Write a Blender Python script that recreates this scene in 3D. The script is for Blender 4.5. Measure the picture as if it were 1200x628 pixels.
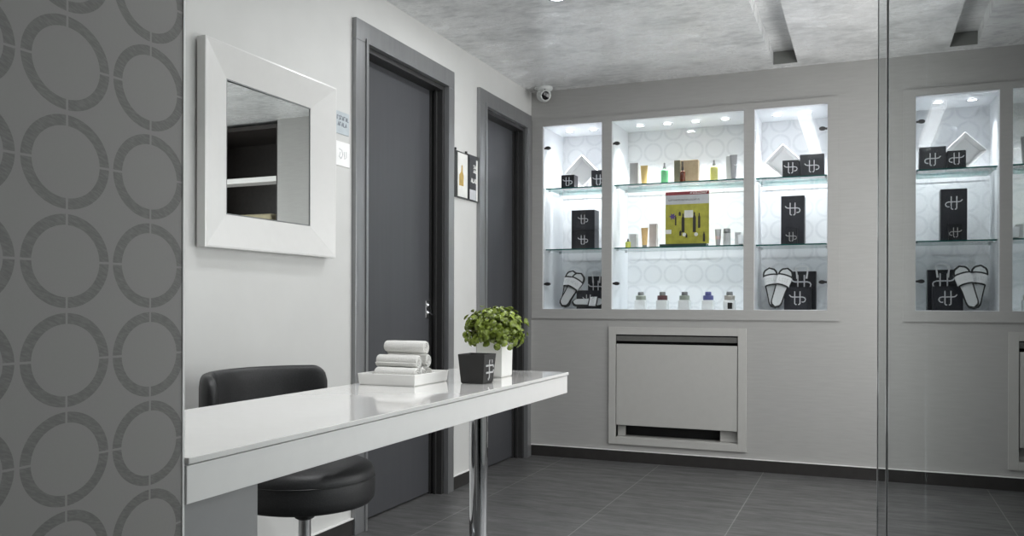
import bpy, bmesh, math, random
from mathutils import Vector, Matrix

for o in list(bpy.data.objects):
    bpy.data.objects.remove(o, do_unlink=True)
scn = bpy.context.scene
COL = scn.collection
PI = math.pi

# ------------------------------------------------------------------ camera
cam_data = bpy.data.cameras.new('camera')
cam = bpy.data.objects.new('camera', cam_data)
COL.objects.link(cam)
FPX, YAW, ROLL = 1002.72, 0.39156, 0.00258
CX, CY, CZ = 2.0506, -5.2946, 0.998
Fv = Vector((-math.sin(YAW), math.cos(YAW), 0))
R0 = Vector((math.cos(YAW), math.sin(YAW), 0))
U0 = Vector((0, 0, 1))
Rv = R0 * math.cos(ROLL) + U0 * math.sin(ROLL)
Uv = -R0 * math.sin(ROLL) + U0 * math.cos(ROLL)
mw = Matrix.Identity(4)
for i in range(3):
    mw[i][0], mw[i][1], mw[i][2] = Rv[i], Uv[i], -Fv[i]
mw[0][3], mw[1][3], mw[2][3] = CX, CY, CZ
cam.matrix_world = mw
cam_data.sensor_fit = 'HORIZONTAL'
cam_data.sensor_width = 36.0
cam_data.lens = FPX / 1200 * 36.0
cam_data.shift_x = 0.0
cam_data.shift_y = 42.3 / 1200
cam_data.clip_start = 0.005
scn.camera = cam

# ------------------------------------------------------------------ view, world, main lights
vs = scn.view_settings
vs.view_transform = 'Standard'
vs.look = 'None'
vs.gamma = 1.0
vs.exposure = 0.36
vs.use_curve_mapping = False
world = bpy.data.worlds.new('world')
scn.world = world
world.use_nodes = True
world.node_tree.nodes['Background'].inputs[0].default_value = (0.8, 0.8, 0.8, 1)
world.node_tree.nodes['Background'].inputs[1].default_value = 0.2

def area_light(name, loc, size, energy, color=(1, 1, 1), size_y=None, direction=(0, 0, -1), spread=PI):
    l = bpy.data.lights.new(name, 'AREA')
    l.energy = energy
    l.color = color
    l.size = size
    if size_y:
        l.shape = 'RECTANGLE'
        l.size_y = size_y
    l.spread = spread
    o = bpy.data.objects.new(name, l)
    COL.objects.link(o)
    o.location = loc
    o.rotation_euler = Vector(direction).to_track_quat('-Z', 'Y').to_euler()
    return o

SLOT_W, DOWN_W, NICHE_W = 4.0, 8.0, 1.25
FILL_W = (23.0, 9.0)
DESK_FILL_W = 4.0
COOL = (0.97, 0.985, 1.0)
WARM = (1.0, 0.985, 0.96)
# fill lamps added before an invented glowing panel in the right-hand wall
area_light('added_fill_light', (3.27, -1.3, 1.35), 1.7, FILL_W[0], WARM, 1.6, (-1, 0, 0.3))
area_light('added_fill_light', (3.27, -3.85, 1.25), 1.4, FILL_W[1], WARM, 1.7, (-1, 0, 0.15))

# ------------------------------------------------------------------ materials
def new_mat(name):
    m = bpy.data.materials.new(name)
    m.use_nodes = True
    return m, m.node_tree.nodes, m.node_tree.links, m.node_tree.nodes['Principled BSDF']

class NX:
    """tiny node expression helper"""
    def __init__(s, m):
        s.n, s.l = m.node_tree.nodes, m.node_tree.links
    def math(s, op, a, b=None, c=None):
        nd = s.n.new('ShaderNodeMath'); nd.operation = op
        for i, v in enumerate((a, b, c)):
            if v is None: continue
            if isinstance(v, (int, float)): nd.inputs[i].default_value = v
            else: s.l.new(v, nd.inputs[i])
        return nd.outputs[0]
    def coords(s):
        t = s.n.new('ShaderNodeTexCoord'); sp = s.n.new('ShaderNodeSeparateXYZ')
        s.l.new(t.outputs['Object'], sp.inputs[0])
        return t.outputs['Object'], sp.outputs[0], sp.outputs[1], sp.outputs[2]
    def noise(s, vec, scale, detail=3, stretch=None, rough=0.5):
        if stretch:
            mp = s.n.new('ShaderNodeMapping'); mp.inputs['Scale'].default_value = stretch
            s.l.new(vec, mp.inputs[0]); vec = mp.outputs[0]
        t = s.n.new('ShaderNodeTexNoise')
        t.inputs['Scale'].default_value = scale
        t.inputs['Detail'].default_value = detail
        t.inputs['Roughness'].default_value = rough
        s.l.new(vec, t.inputs['Vector'])
        return t.outputs[0]
    def ramp(s, fac, c0, c1, p0=0.0, p1=1.0):
        r = s.n.new('ShaderNodeValToRGB')
        r.color_ramp.elements[0].color = (*c0, 1); r.color_ramp.elements[1].color = (*c1, 1)
        r.color_ramp.elements[0].position = p0; r.color_ramp.elements[1].position = p1
        s.l.new(fac, r.inputs[0])
        return r.outputs[0]
    def mix(s, fac, a, b):
        m = s.n.new('ShaderNodeMix'); m.data_type = 'RGBA'
        for k, v in ((0, fac), (6, a), (7, b)):
            if isinstance(v, (int, float)): m.inputs[k].default_value = v
            elif isinstance(v, tuple): m.inputs[k].default_value = (*v, 1)
            else: s.l.new(v, m.inputs[k])
        return m.outputs[2]
    def bump(s, h, bs, strength=0.1, dist=0.01):
        b = s.n.new('ShaderNodeBump'); b.inputs['Strength'].default_value = strength
        b.inputs['Distance'].default_value = dist
        s.l.new(h, b.inputs['Height']); s.l.new(b.outputs[0], bs.inputs['Normal'])

def plain(name, col, rough=0.5, metal=0.0, var=0.06, scale=30, bump=0.0, spec=None, coat=0.0, stretch=None):
    m, n, l, b = new_mat(name)
    x = NX(m)
    co = x.coords()[0]
    f = x.noise(co, scale, 3, stretch)
    c0 = tuple(max(0, c * (1 - var)) for c in col); c1 = tuple(min(1, c * (1 + var)) for c in col)
    l.new(x.ramp(f, c0, c1, 0.3, 0.7), b.inputs['Base Color'])
    b.inputs['Roughness'].default_value = rough
    b.inputs['Metallic'].default_value = metal
    if spec is not None: b.inputs['Specular IOR Level'].default_value = spec
    if coat: b.inputs['Coat Weight'].default_value = coat; b.inputs['Coat Roughness'].default_value = 0.05
    if bump: x.bump(f, b, bump)
    return m

def emit(name, col, s):
    m, n, l, b = new_mat(name)
    b.inputs['Base Color'].default_value = (*col, 1)
    b.inputs['Emission Color'].default_value = (*col, 1)
    b.inputs['Emission Strength'].default_value = s
    return m

def wallpaper(name, axis, cu, cv, su, sv, base, ring, rough=0.55):
    m, n, l, b = new_mat(name)
    x = NX(m)
    co, X, Y, Z = x.coords()
    h = Y if axis == 'y' else X
    u = x.math('SUBTRACT', x.math('FRACT', x.math('ADD', x.math('DIVIDE', x.math('SUBTRACT', h, cu), su), 100.5)), 0.5)
    v = x.math('SUBTRACT', x.math('FRACT', x.math('ADD', x.math('DIVIDE', x.math('SUBTRACT', Z, cv), sv), 100.5)), 0.5)
    r = x.math('SQRT', x.math('ADD', x.math('MULTIPLY', u, u), x.math('MULTIPLY', v, v)))
    a = x.math('MULTIPLY', x.math('GREATER_THAN', r, 0.365), x.math('LESS_THAN', r, 0.475))
    g = x.math('MULTIPLY', x.math('GREATER_THAN', x.math('ABSOLUTE', u), 0.012), x.math('GREATER_THAN', x.math('ABSOLUTE', v), 0.012))
    mask = x.math('MULTIPLY', a, g)
    st = (1, 4, 18) if axis == 'y' else (4, 1, 18)
    rot = n.new('ShaderNodeMapping'); rot.inputs['Rotation'].default_value = (0.35, 0, 0) if axis == 'y' else (0, -0.35, 0)
    l.new(co, rot.inputs[0])
    streak = x.noise(rot.outputs[0], 22, 4, st)
    streakf = x.math('MULTIPLY', mask, x.math('MULTIPLY_ADD', streak, 1.4, 0.15))
    weave = x.noise(co, 260, 2)
    c = x.mix(x.math('MINIMUM', streakf, 1.0), base, ring)
    c2 = x.mix(x.math('MULTIPLY', weave, 0.1), c, (0.1, 0.1, 0.1))
    l.new(c2, b.inputs['Base Color'])
    b.inputs['Roughness'].default_value = rough
    x.bump(weave, b, 0.05, 0.002)
    return m

M = {}
M['paint'] = plain('wall_paint', (0.61, 0.61, 0.595), 0.55, var=0.02, scale=6, bump=0.01)
M['paint_back'] = plain('wall_paint_grey', (0.38, 0.377, 0.366), 0.5, var=0.035, scale=9, stretch=(1, 1, 9), bump=0.03)
M['surround'] = plain('surround_paint', (0.38, 0.377, 0.366), 0.45, var=0.03, scale=9, stretch=(1, 1, 9), bump=0.03)
M['paper'] = wallpaper('ring_wallpaper', 'y', -4.479, 1.053, 0.142, 0.13, (0.25, 0.241, 0.232), (0.13, 0.124, 0.12))
M['paper_niche'] = wallpaper('ring_wallpaper_white', 'x', 1.0, 1.20, 0.137, 0.137, (0.78, 0.795, 0.815), (0.69, 0.708, 0.732))
M['niche'] = plain('niche_lining_white', (0.78, 0.80, 0.825), 0.5, var=0.01)
M['skirting'] = plain('skirting_dark_tile', (0.03, 0.028, 0.027), 0.4, var=0.1)
M['casing'] = plain('casing_grey_metal', (0.30, 0.305, 0.31), 0.3, 0.6, var=0.05, scale=40, stretch=(1, 1, 0.1))
M['jamb'] = plain('jamb_dark', (0.028, 0.028, 0.028), 0.5, var=0.05)
M['door'] = plain('door_leaf_charcoal', (0.066, 0.068, 0.074), 0.45, 0.1, var=0.05, scale=30, stretch=(1, 1, 0.05))
M['chrome'] = plain('polished_chrome', (0.82, 0.83, 0.85), 0.06, 1.0, var=0.01)
M['steel'] = plain('brushed_steel', (0.55, 0.55, 0.56), 0.3, 1.0, var=0.05)
M['white_gloss'] = plain('white_lacquer', (0.84, 0.83, 0.81), 0.07, var=0.008, coat=0.6)
M['white_satin'] = plain('white_satin', (0.80, 0.79, 0.775), 0.35, var=0.01)
M['white_diamond'] = plain('white_diamond_frame', (0.88, 0.88, 0.88), 0.35, var=0.01)
M['white_frame'] = plain('white_frame_lacquer', (0.70, 0.695, 0.68), 0.28, var=0.01)
M['panel_grey'] = plain('desk_panel_grey', (0.30, 0.30, 0.30), 0.4, var=0.02)
M['leather'] = plain('black_leather', (0.022, 0.022, 0.023), 0.5, var=0.25, scale=220, bump=0.06)
M['plastic'] = plain('black_plastic', (0.02, 0.02, 0.02), 0.4, var=0.1)
M['towel'] = plain('white_terry', (0.80, 0.79, 0.76), 0.95, var=0.06, scale=300, bump=0.6)
M['beige'] = plain('beige_terry', (0.45, 0.40, 0.27), 0.95, var=0.1, scale=200, bump=0.4)
M['ceramic'] = plain('white_ceramic', (0.80, 0.795, 0.775), 0.2, var=0.01)
M['planter'] = plain('planter_white', (0.78, 0.775, 0.75), 0.45, var=0.02)
M['pot'] = plain('pot_black', (0.013, 0.0125, 0.012), 0.6, var=0.1)
M['soil'] = plain('soil', (0.03, 0.022, 0.015), 0.95, var=0.3, scale=80, bump=0.5)
M['leafm'] = plain('leaf_green', (0.17, 0.225, 0.025), 0.42, var=0.55, scale=60)
M['stem'] = plain('stem_brown', (0.08, 0.06, 0.03), 0.8)
M['silver_ink'] = plain('logo_silver', (0.72, 0.73, 0.75), 0.35, var=0.02)
M['grey_ink'] = plain('logo_grey', (0.45, 0.45, 0.45), 0.5, var=0.02)
M['box_black'] = plain('carton_black', (0.014, 0.015, 0.02), 0.35, var=0.1)
M['box_charcoal'] = plain('carton_charcoal', (0.03, 0.032, 0.04), 0.35, var=0.1)
M['bag_black'] = plain('paper_bag_black', (0.012, 0.013, 0.018), 0.45, var=0.1)
M['ribbon'] = plain('white_ribbon', (0.8, 0.8, 0.8), 0.6)
M['carton_grey'] = plain('carton_grey', (0.34, 0.34, 0.33), 0.5, var=0.04)
M['carton_pale'] = plain('carton_pale_grey', (0.52, 0.53, 0.53), 0.5, var=0.03)
M['carton_pink'] = plain('carton_pinkish_grey', (0.50, 0.45, 0.46), 0.5, var=0.03)
M['carton_olive'] = plain('carton_olive', (0.13, 0.12, 0.075), 0.5, var=0.05)
M['carton_brown'] = plain('carton_brown', (0.26, 0.195, 0.12), 0.5, var=0.12, scale=60)
M['carton_orange'] = plain('carton_orange', (0.45, 0.2, 0.05), 0.5, var=0.1)
M['tube_gold'] = plain('tube_gold', (0.62, 0.44, 0.16), 0.35, var=0.06)
M['tube_orange'] = plain('tube_orange', (0.64, 0.42, 0.17), 0.35, var=0.08)
M['tube_grey'] = plain('tube_grey', (0.33, 0.33, 0.34), 0.3, 0.3, var=0.04)
M['tube_white'] = plain('tube_white', (0.78, 0.80, 0.82), 0.35, var=0.02)
M['band_pink'] = plain('band_pink', (0.45, 0.33, 0.33), 0.5)
M['liquid_green'] = plain('bottle_green', (0.16, 0.50, 0.24), 0.15, var=0.05)
M['liquid_yellow'] = plain('bottle_yellow', (0.55, 0.53, 0.16), 0.15, var=0.05)
M['liquid_lime'] = plain('bottle_lime', (0.50, 0.53, 0.10), 0.15, var=0.05)
M['amber'] = plain('bottle_amber', (0.10, 0.025, 0.012), 0.12, var=0.05)
M['cap_grey'] = plain('cap_grey', (0.25, 0.26, 0.26), 0.3, 0.5)
M['cap_dark'] = plain('cap_dark', (0.02, 0.02, 0.02), 0.3)
M['jar_white'] = plain('jar_white', (0.80, 0.82, 0.82), 0.2, var=0.01)
M['lab_green'] = plain('label_grey_green', (0.36, 0.40, 0.34), 0.4)
M['lab_red'] = plain('label_dark_red', (0.13, 0.05, 0.055), 0.4)
M['lab_blue'] = plain('label_blue', (0.10, 0.11, 0.30), 0.4)
M['lab_beige'] = plain('label_beige_grey', (0.42, 0.40, 0.36), 0.4)
M['sole_black'] = plain('sole_black', (0.012, 0.013, 0.014), 0.6)
M['felt'] = plain('slipper_pale_grey', (0.66, 0.68, 0.69), 0.9, var=0.05, scale=200, bump=0.2)
M['slip_white'] = plain('slipper_white', (0.82, 0.83, 0.84), 0.7, var=0.02)
M['poster_yellow'] = plain('poster_yellow', (0.42, 0.40, 0.05), 0.4, var=0.2, scale=25)
M['poster_red'] = plain('poster_red', (0.25, 0.03, 0.04), 0.4)
M['poster_grey'] = plain('poster_grey', (0.55, 0.56, 0.58), 0.4)
M['poster_green'] = plain('poster_green', (0.02, 0.05, 0.04), 0.4)
M['poster_violet'] = plain('poster_violet', (0.10, 0.06, 0.22), 0.5)
M['poster_ink'] = plain('poster_ink', (0.03, 0.025, 0.02), 0.5)
M['poster_white'] = plain('poster_white', (0.78, 0.78, 0.75), 0.4)
M['poster_gold'] = plain('poster_gold', (0.50, 0.34, 0.08), 0.4, var=0.2)
M['sign_grey'] = plain('sign_grey_blue', (0.50, 0.55, 0.58), 0.3, var=0.04)
M['sign_white'] = plain('sign_white', (0.92, 0.92, 0.91), 0.3, var=0.01)
M['sign_ink'] = plain('sign_ink', (0.22, 0.24, 0.27), 0.5)
M['sign_line'] = plain('sign_line', (0.62, 0.63, 0.64), 0.5)
M['shelving'] = plain('shelving_dark', (0.022, 0.018, 0.016), 0.5, var=0.2)
M['hvac'] = plain('fan_coil_paint', (0.46, 0.455, 0.435), 0.45, var=0.015)
M['hvac_dark'] = plain('fan_coil_grille', (0.012, 0.012, 0.012), 0.6)
M['hvac_grille'] = plain('fan_coil_louvre', (0.20, 0.20, 0.19), 0.4, 0.3, var=0.05)
M['cam_white'] = plain('camera_white', (0.62, 0.64, 0.63), 0.3, var=0.03)
M['slot_end'] = plain('slot_end_grey', (0.16, 0.165, 0.155), 0.5, var=0.03)
M['lens'] = plain('camera_lens', (0.006, 0.006, 0.007), 0.08)
M['fill_glow'] = emit('fill_panel_glow', (0.95, 0.98, 1.0), 1.5)  # glow of the invented fill panel
M['glow'] = emit('downlight_glow', (1.0, 1.0, 1.0), 9.0)
M['glow_strip'] = emit('light_strip_glow', (1.0, 0.98, 0.95), 7.0)

def marmorino():
    m, n, l, b = new_mat('ceiling_polished_plaster')
    x = NX(m); co = x.coords()[0]
    a = x.noise(co, 3.0, 6, (1, 1.3, 1), 0.7)
    s = x.noise(co, 12, 6, (1, 1.9, 1), 0.65)
    f = x.math('MULTIPLY_ADD', s, 0.5, x.math('MULTIPLY', a, 0.5))
    l.new(x.ramp(f, (0.54, 0.55, 0.55), (0.96, 0.965, 0.965), 0.38, 0.63), b.inputs['Base Color'])
    l.new(x.ramp(f, (0.42,) * 3, (0.2,) * 3, 0.35, 0.65), b.inputs['Roughness'])
    x.bump(f, b, 0.4, 0.015)
    return m
M['ceiling'] = marmorino()

def floor_tiles():
    m, n, l, b = new_mat('floor_grey_tiles')
    x = NX(m); co, X, Y, Z = x.coords()
    t = x.math('FRACT', x.math('ADD', x.math('DIVIDE', x.math('SUBTRACT', X, 0.2475), 0.6225), 50.5))
    j = x.math('LESS_THAN', x.math('ABSOLUTE', x.math('SUBTRACT', t, 0.5)), 0.0035)
    a = x.noise(co, 3.5, 5, (1, 5, 1), 0.6)
    s = x.noise(co, 14, 4, (1, 7, 1), 0.6)
    f = x.math('MULTIPLY_ADD', s, 0.4, x.math('MULTIPLY', a, 0.6))
    c = x.ramp(f, (0.068, 0.068, 0.069), (0.138, 0.137, 0.136), 0.35, 0.65)
    l.new(x.mix(j, c, (0.27, 0.27, 0.26)), b.inputs['Base Color'])
    l.new(x.ramp(f, (0.5,) * 3, (0.32,) * 3, 0.35, 0.65), b.inputs['Roughness'])
    x.bump(f, b, 0.05, 0.003)
    return m
M['floor'] = floor_tiles()

def sheet_glass(name, tint, ior, gloss=(1, 1, 1), boost=1.0):
    """thin pane: transparent, with Fresnel reflection"""
    m = bpy.data.materials.new(name); m.use_nodes = True
    n, l = m.node_tree.nodes, m.node_tree.links
    n.clear()
    out = n.new('ShaderNodeOutputMaterial'); mx = n.new('ShaderNodeMixShader')
    tr = n.new('ShaderNodeBsdfTransparent'); gl = n.new('ShaderNodeBsdfGlossy')
    fr = n.new('ShaderNodeFresnel'); fr.inputs[0].default_value = ior
    tr.inputs[0].default_value = (*tint, 1)
    gl.inputs[0].default_value = (*gloss, 1); gl.inputs['Roughness'].default_value = 0.0
    mu = n.new('ShaderNodeMath'); mu.operation = 'MULTIPLY'; mu.inputs[1].default_value = boost; mu.use_clamp = True
    l.new(fr.outputs[0], mu.inputs[0])
    l.new(mu.outputs[0], mx.inputs[0]); l.new(tr.outputs[0], mx.inputs[1]); l.new(gl.outputs[0], mx.inputs[2])
    l.new(mx.outputs[0], out.inputs[0])
    return m
M['glass_door'] = sheet_glass('clear_glass', (0.985, 0.99, 0.99), 1.25)
M['glass_shelf'] = sheet_glass('shelf_glass', (0.965, 0.98, 0.98), 1.4)
M['glass_edge'] = plain('glass_edge_green', (0.02, 0.11, 0.10), 0.15, var=0.2)
M['glass_pane'] = sheet_glass('partition_glass', (0.86, 0.88, 0.88), 1.5, (0.72, 0.74, 0.74), 1.25)
M['pane_edge'] = plain('partition_edge', (0.20, 0.22, 0.21), 0.15, var=0.1)
def mirror_mat():
    m, n, l, b = new_mat('mirror_silver')
    b.inputs['Base Color'].default_value = (0.86, 0.89, 0.88, 1)
    b.inputs['Metallic'].default_value = 1; b.inputs['Roughness'].default_value = 0.0
    return m
M['mirror'] = mirror_mat()

# ------------------------------------------------------------------ mesh helpers
def bm_new(): return bmesh.new()

def add_box(bm, x0, x1, y0, y1, z0, z1, bev=0.0, seg=2):
    b2 = bmesh.new()
    bmesh.ops.create_cube(b2, size=1)
    for v in b2.verts:
        v.co = Vector(((x0 + x1) / 2 + v.co.x * (x1 - x0), (y0 + y1) / 2 + v.co.y * (y1 - y0), (z0 + z1) / 2 + v.co.z * (z1 - z0)))
    if bev > 0:
        bmesh.ops.bevel(b2, geom=b2.edges[:] + b2.verts[:], offset=bev, segments=seg, affect='EDGES', profile=0.5)
    merge(bm, b2)
    return bm

def merge(bm, b2, mat=None, mi=None):
    if mat is not None: bmesh.ops.transform(b2, matrix=mat, verts=b2.verts)
    me = bpy.data.meshes.new('tmp'); b2.to_mesh(me); b2.free()
    k = len(bm.faces)
    bm.from_mesh(me); bpy.data.meshes.remove(me)
    if mi is not None:
        bm.faces.ensure_lookup_table()
        for f in bm.faces[k:]: f.material_index = mi

def box(*a, **k): return add_box(bm_new(), *a, **k)

def add_lathe(bm, prof, seg=32, center=(0, 0, 0), sx=1.0, sy=1.0):
    """revolve (r,z) profile about z"""
    rings = []
    for r, z in prof:
        if r < 1e-6:
            rings.append([bm.verts.new((center[0], center[1], center[2] + z))])
        else:
            rings.append([bm.verts.new((center[0] + sx * r * math.cos(2 * PI * i / seg), center[1] + sy * r * math.sin(2 * PI * i / seg), center[2] + z)) for i in range(seg)])
    for a, b in zip(rings, rings[1:]):
        for i in range(seg):
            j = (i + 1) % seg
            if len(a) == 1 and len(b) == 1: continue
            if len(a) == 1: bm.faces.new((a[0], b[i], b[j]))
            elif len(b) == 1: bm.faces.new((a[i], b[0], a[j]))
            else: bm.faces.new((a[i], b[i], b[j], a[j]))
    return bm
def lathe(*a, **k): return add_lathe(bm_new(), *a, **k)

def add_tube(bm, pts, r, seg=8, flat=None, cap=True):
    """tube along points; r scalar or list"""
    pts = [Vector(p) for p in pts]
    rr = r if isinstance(r, (list, tuple)) else [r] * len(pts)
    rings = []
    up = None
    for i, p in enumerate(pts):
        if i == 0: t = pts[1] - p
        elif i == len(pts) - 1: t = p - pts[i - 1]
        else: t = (pts[i + 1] - p).normalized() + (p - pts[i - 1]).normalized()
        t.normalize()
        if up is None:
            up = Vector((0, 0, 1)) if abs(t.z) < 0.9 else Vector((1, 0, 0))
        a = t.cross(up).normalized(); b = a.cross(t).normalized()
        up = b
        rings.append([bm.verts.new(p + (a * math.cos(2 * PI * k / seg) + b * math.sin(2 * PI * k / seg)) * rr[i]) for k in range(seg)])
    for A, B in zip(rings, rings[1:]):
        for k in range(seg):
            bm.faces.new((A[k], A[(k + 1) % seg], B[(k + 1) % seg], B[k]))
    if cap:
        bm.faces.new(rings[0][::-1]); bm.faces.new(rings[-1])
    return bm
def tube(*a, **k): return add_tube(bm_new(), *a, **k)

def add_prism(bm, pts, h, frame=None):
    """extrude a 2-D outline (u,v) by h along w; frame = (origin,U,V,W)"""
    if frame is None: frame = (Vector((0, 0, 0)), Vector((1, 0, 0)), Vector((0, 1, 0)), Vector((0, 0, 1)))
    o, U, V, W = [Vector(a) for a in frame]
    a = [bm.verts.new(o + U * p[0] + V * p[1]) for p in pts]
    b = [bm.verts.new(o + U * p[0] + V * p[1] + W * h) for p in pts]
    bm.faces.new(a[::-1]); bm.faces.new(b)
    n = len(pts)
    for i in range(n):
        bm.faces.new((a[i], a[(i + 1) % n], b[(i + 1) % n], b[i]))
    return bm
def prism(*a, **k): return add_prism(bm_new(), *a, **k)

def obj(name, bm, mat, parent=None, smooth=False, bevel=0.0, subsurf=0):
    bmesh.ops.recalc_face_normals(bm, faces=bm.faces)
    me = bpy.data.meshes.new(name); bm.to_mesh(me); bm.free()
    for m in (mat if isinstance(mat, (list, tuple)) else [mat]): me.materials.append(m)
    o = bpy.data.objects.new(name, me); COL.objects.link(o)
    if smooth:
        for p in me.polygons: p.use_smooth = True
        if smooth == 'auto':
            import math as _m
            me.set_sharp_from_angle(angle=_m.radians(40))
    if bevel:
        md = o.modifiers.new('bevel', 'BEVEL'); md.width = bevel; md.segments = 2; md.limit_method = 'ANGLE'
    if subsurf:
        md = o.modifiers.new('subsurf', 'SUBSURF'); md.levels = subsurf; md.render_levels = subsurf
    if parent: o.parent = parent
    return o

def thing(name, label, cat, loc=(0, 0, 0), rz=0.0, group=None):
    o = bpy.data.objects.new(name, None); COL.objects.link(o)
    o.empty_display_size = 0.05
    o.location = loc; o.rotation_euler = (0, 0, rz)
    o['label'] = label; o['category'] = cat
    if group: o['group'] = group
    return o

def tag(o, label, cat, group=None):
    o['label'] = label; o['category'] = cat
    if group: o['group'] = group
    return o

def struct(name, bm, mat, parent=None, **k):
    o = obj(name, bm, mat, parent, **k)
    o['kind'] = 'structure'
    return o

def dup(root, loc, label, group=None, rz=None):
    r = root.copy(); COL.objects.link(r); r.location = loc
    if rz is not None: r.rotation_euler = (0, 0, rz)
    r['label'] = label
    if group: r['group'] = group
    for ch in list(root.children):
        c = ch.copy(); COL.objects.link(c); c.parent = r
        for g in list(ch.children):
            d = g.copy(); COL.objects.link(d); d.parent = c
    return r

# ------------------------------------------------------------------ room shell
H = 2.40
YR = -7.4           # rear wall
XR = 3.3            # right wall
ND = 0.40           # niche depth
NICHES = [(0.085, 0.490), (0.553, 1.374), (1.434, 1.847)]
NZ0, NZ1 = 0.966, 2.168
SX0, SX1, SY0, SY1, SD = 1.55, 1.685, -3.3, -0.09, 0.075   # ceiling slot

struct('floor', box(-0.3, XR + 0.1, YR - 0.1, 0.6, -0.1, 0.0), M['floor'])

bm = bm_new()
add_box(bm, -0.3, SX0, YR - 0.1, 0.6, H, H + 0.14)
add_box(bm, SX1, XR + 0.1, YR - 0.1, 0.6, H, H + 0.14)
add_box(bm, SX0, SX1, SY1, 0.6, H, H + 0.14)
add_box(bm, SX0, SX1, YR - 0.1, SY0, H, H + 0.14)
add_box(bm, SX0, SX1, SY0, SY1, H + SD, H + 0.14)
ceil = struct('ceiling', bm, M['ceiling'])
struct('slot_end_plate', box(SX0 + 0.001, SX1 - 0.001, SY1 - 0.006, SY1 - 0.0005, H + 0.001, H + SD - 0.002), M['slot_end'], ceil)

# left wall with two door openings
D1 = (-2.145, -1.19); D2 = (-0.862, -0.047); DH = 2.234
CW = 0.092          # casing width
bm = bm_new()
O1 = (D1[0] + 0.05, D1[1] - 0.03); O2 = (D2[0] + 0.05, D2[1] - 0.03); OT = DH - 0.05
add_box(bm, -0.22, 0, YR, O1[0], 0, H)
add_box(bm, -0.22, 0, O1[1], O2[0], 0, H)
add_box(bm, -0.22, 0, O2[1], 0.0, 0, H)
add_box(bm, -0.22, 0, O1[0], O1[1], OT, H)
add_box(bm, -0.22, 0, O2[0], O2[1], OT, H)
add_box(bm, -0.30, -0.22, YR, 0.6, 0, H)
struct('wall_left', bm, M['paint'])

# back wall: solid around the three niches
bm = bm_new()
XE = 2.16
xs = [-0.3] + [c for n in NICHES for c in n] + [XE]
add_box(bm, -0.3, XE, 0.0, 0.06, 0, 0.12)
add_box(bm, -0.3, 0.555, 0.0, 0.06, 0.12, 0.84)
add_box(bm, 1.375, XE, 0.0, 0.06, 0.12, 0.84)
add_box(bm, -0.3, XE, 0.0, 0.06, 0.84, NZ0)
add_box(bm, -0.3, XE, 0.0, 0.06, NZ1, H)
for i in (0, 2, 4, 6):
    add_box(bm, xs[i], xs[i + 1], 0.0, 0.06, NZ0, NZ1)
add_box(bm, XE - 0.05, XE, 0.06, 0.5, 0, H)
wall_back = struct('wall_back', bm, M['paint_back'])
for a, b in NICHES:
    bm = bm_new()
    add_box(bm, a - 0.015, a, 0.06, ND, NZ0 - 0.015, NZ1 + 0.015)
    add_box(bm, b, b + 0.015, 0.06, ND, NZ0 - 0.015, NZ1 + 0.015)
    add_box(bm, a, b, 0.06, ND, NZ0 - 0.015, NZ0)
    add_box(bm, a, b, 0.06, ND, NZ1, NZ1 + 0.015)
    # thin reveal skins over the wall thickness
    for q in ((a, a + 0.002, 0.0, 0.06, NZ0, NZ1), (b - 0.002, b, 0.0, 0.06, NZ0, NZ1), (a, b, 0.0, 0.06, NZ0, NZ0 + 0.002), (a, b, 0.0, 0.06, NZ1 - 0.002, NZ1)):
        add_box(bm, *q)
    struct('niche_lining', bm, M['niche'], wall_back)
    struct('niche_back_panel', box(a - 0.015, b + 0.015, ND, ND + 0.02, NZ0 - 0.015, NZ1 + 0.015), M['paper_niche'], wall_back)

# raised surround board round the niches
bm = bm_new()
SXa, SXb, SZa, SZb, ST = 0.012, 1.91, 0.905, 2.205, 0.014
add_box(bm, SXa, SXb, -ST, 0, SZa, NZ0)
add_box(bm, SXa, SXb, -ST, 0, NZ1, SZb)
xs2 = [SXa] + [c for n in NICHES for c in n] + [SXb]
for i in (0, 2, 4, 6):
    add_box(bm, xs2[i], xs2[i + 1], -ST, 0, NZ0, NZ1)
struct('trim_1', bm, M['surround'])

WY0, WY1, WZ0, WZ1 = -4.6, -0.3, 0.4, 2.1
bm = bm_new()
add_box(bm, XR, XR + 0.1, YR, WY0, 0, H); add_box(bm, XR, XR + 0.1, WY1, 0.6, 0, H)
add_box(bm, XR, XR + 0.1, WY0, WY1, 0, WZ0); add_box(bm, XR, XR + 0.1, WY0, WY1, WZ1, H)
struct('wall_right', bm, M['paint'])
fill = struct('fill_panel_1', box(XR + 0.07, XR + 0.09, WY0, WY1, WZ0, WZ1), M['fill_glow'])  # made-up light panel, framed like a window, added to brighten the room
bm = bm_new()
for q in ((WY0, WY0 + 0.05, WZ0, WZ1), (WY1 - 0.05, WY1, WZ0, WZ1), (WY0 + 0.05, WY1 - 0.05, WZ0, WZ0 + 0.05), (WY0 + 0.05, WY1 - 0.05, WZ1 - 0.05, WZ1), (-3.2, -3.14, WZ0 + 0.05, WZ1 - 0.05), (-1.78, -1.72, WZ0 + 0.05, WZ1 - 0.05)):
    add_box(bm, XR + 0.03, XR + 0.07, *q)
struct('fill_panel_frame', bm, M['white_satin'], fill)
struct('wall_front', box(-0.3, XR + 0.1, YR - 0.1, YR, 0, H), M['paint'])

# wallpapered pier on the left, near the camera
PX, PY = 1.081, -4.272
struct('wall_near', box(0.0, PX, YR, PY, 0, H), M['paper'])
struct('trim_2', box(PX - 0.012, PX + 0.0015, PY - 0.0015, PY + 0.003, 0, H), M['white_satin'])

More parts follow.
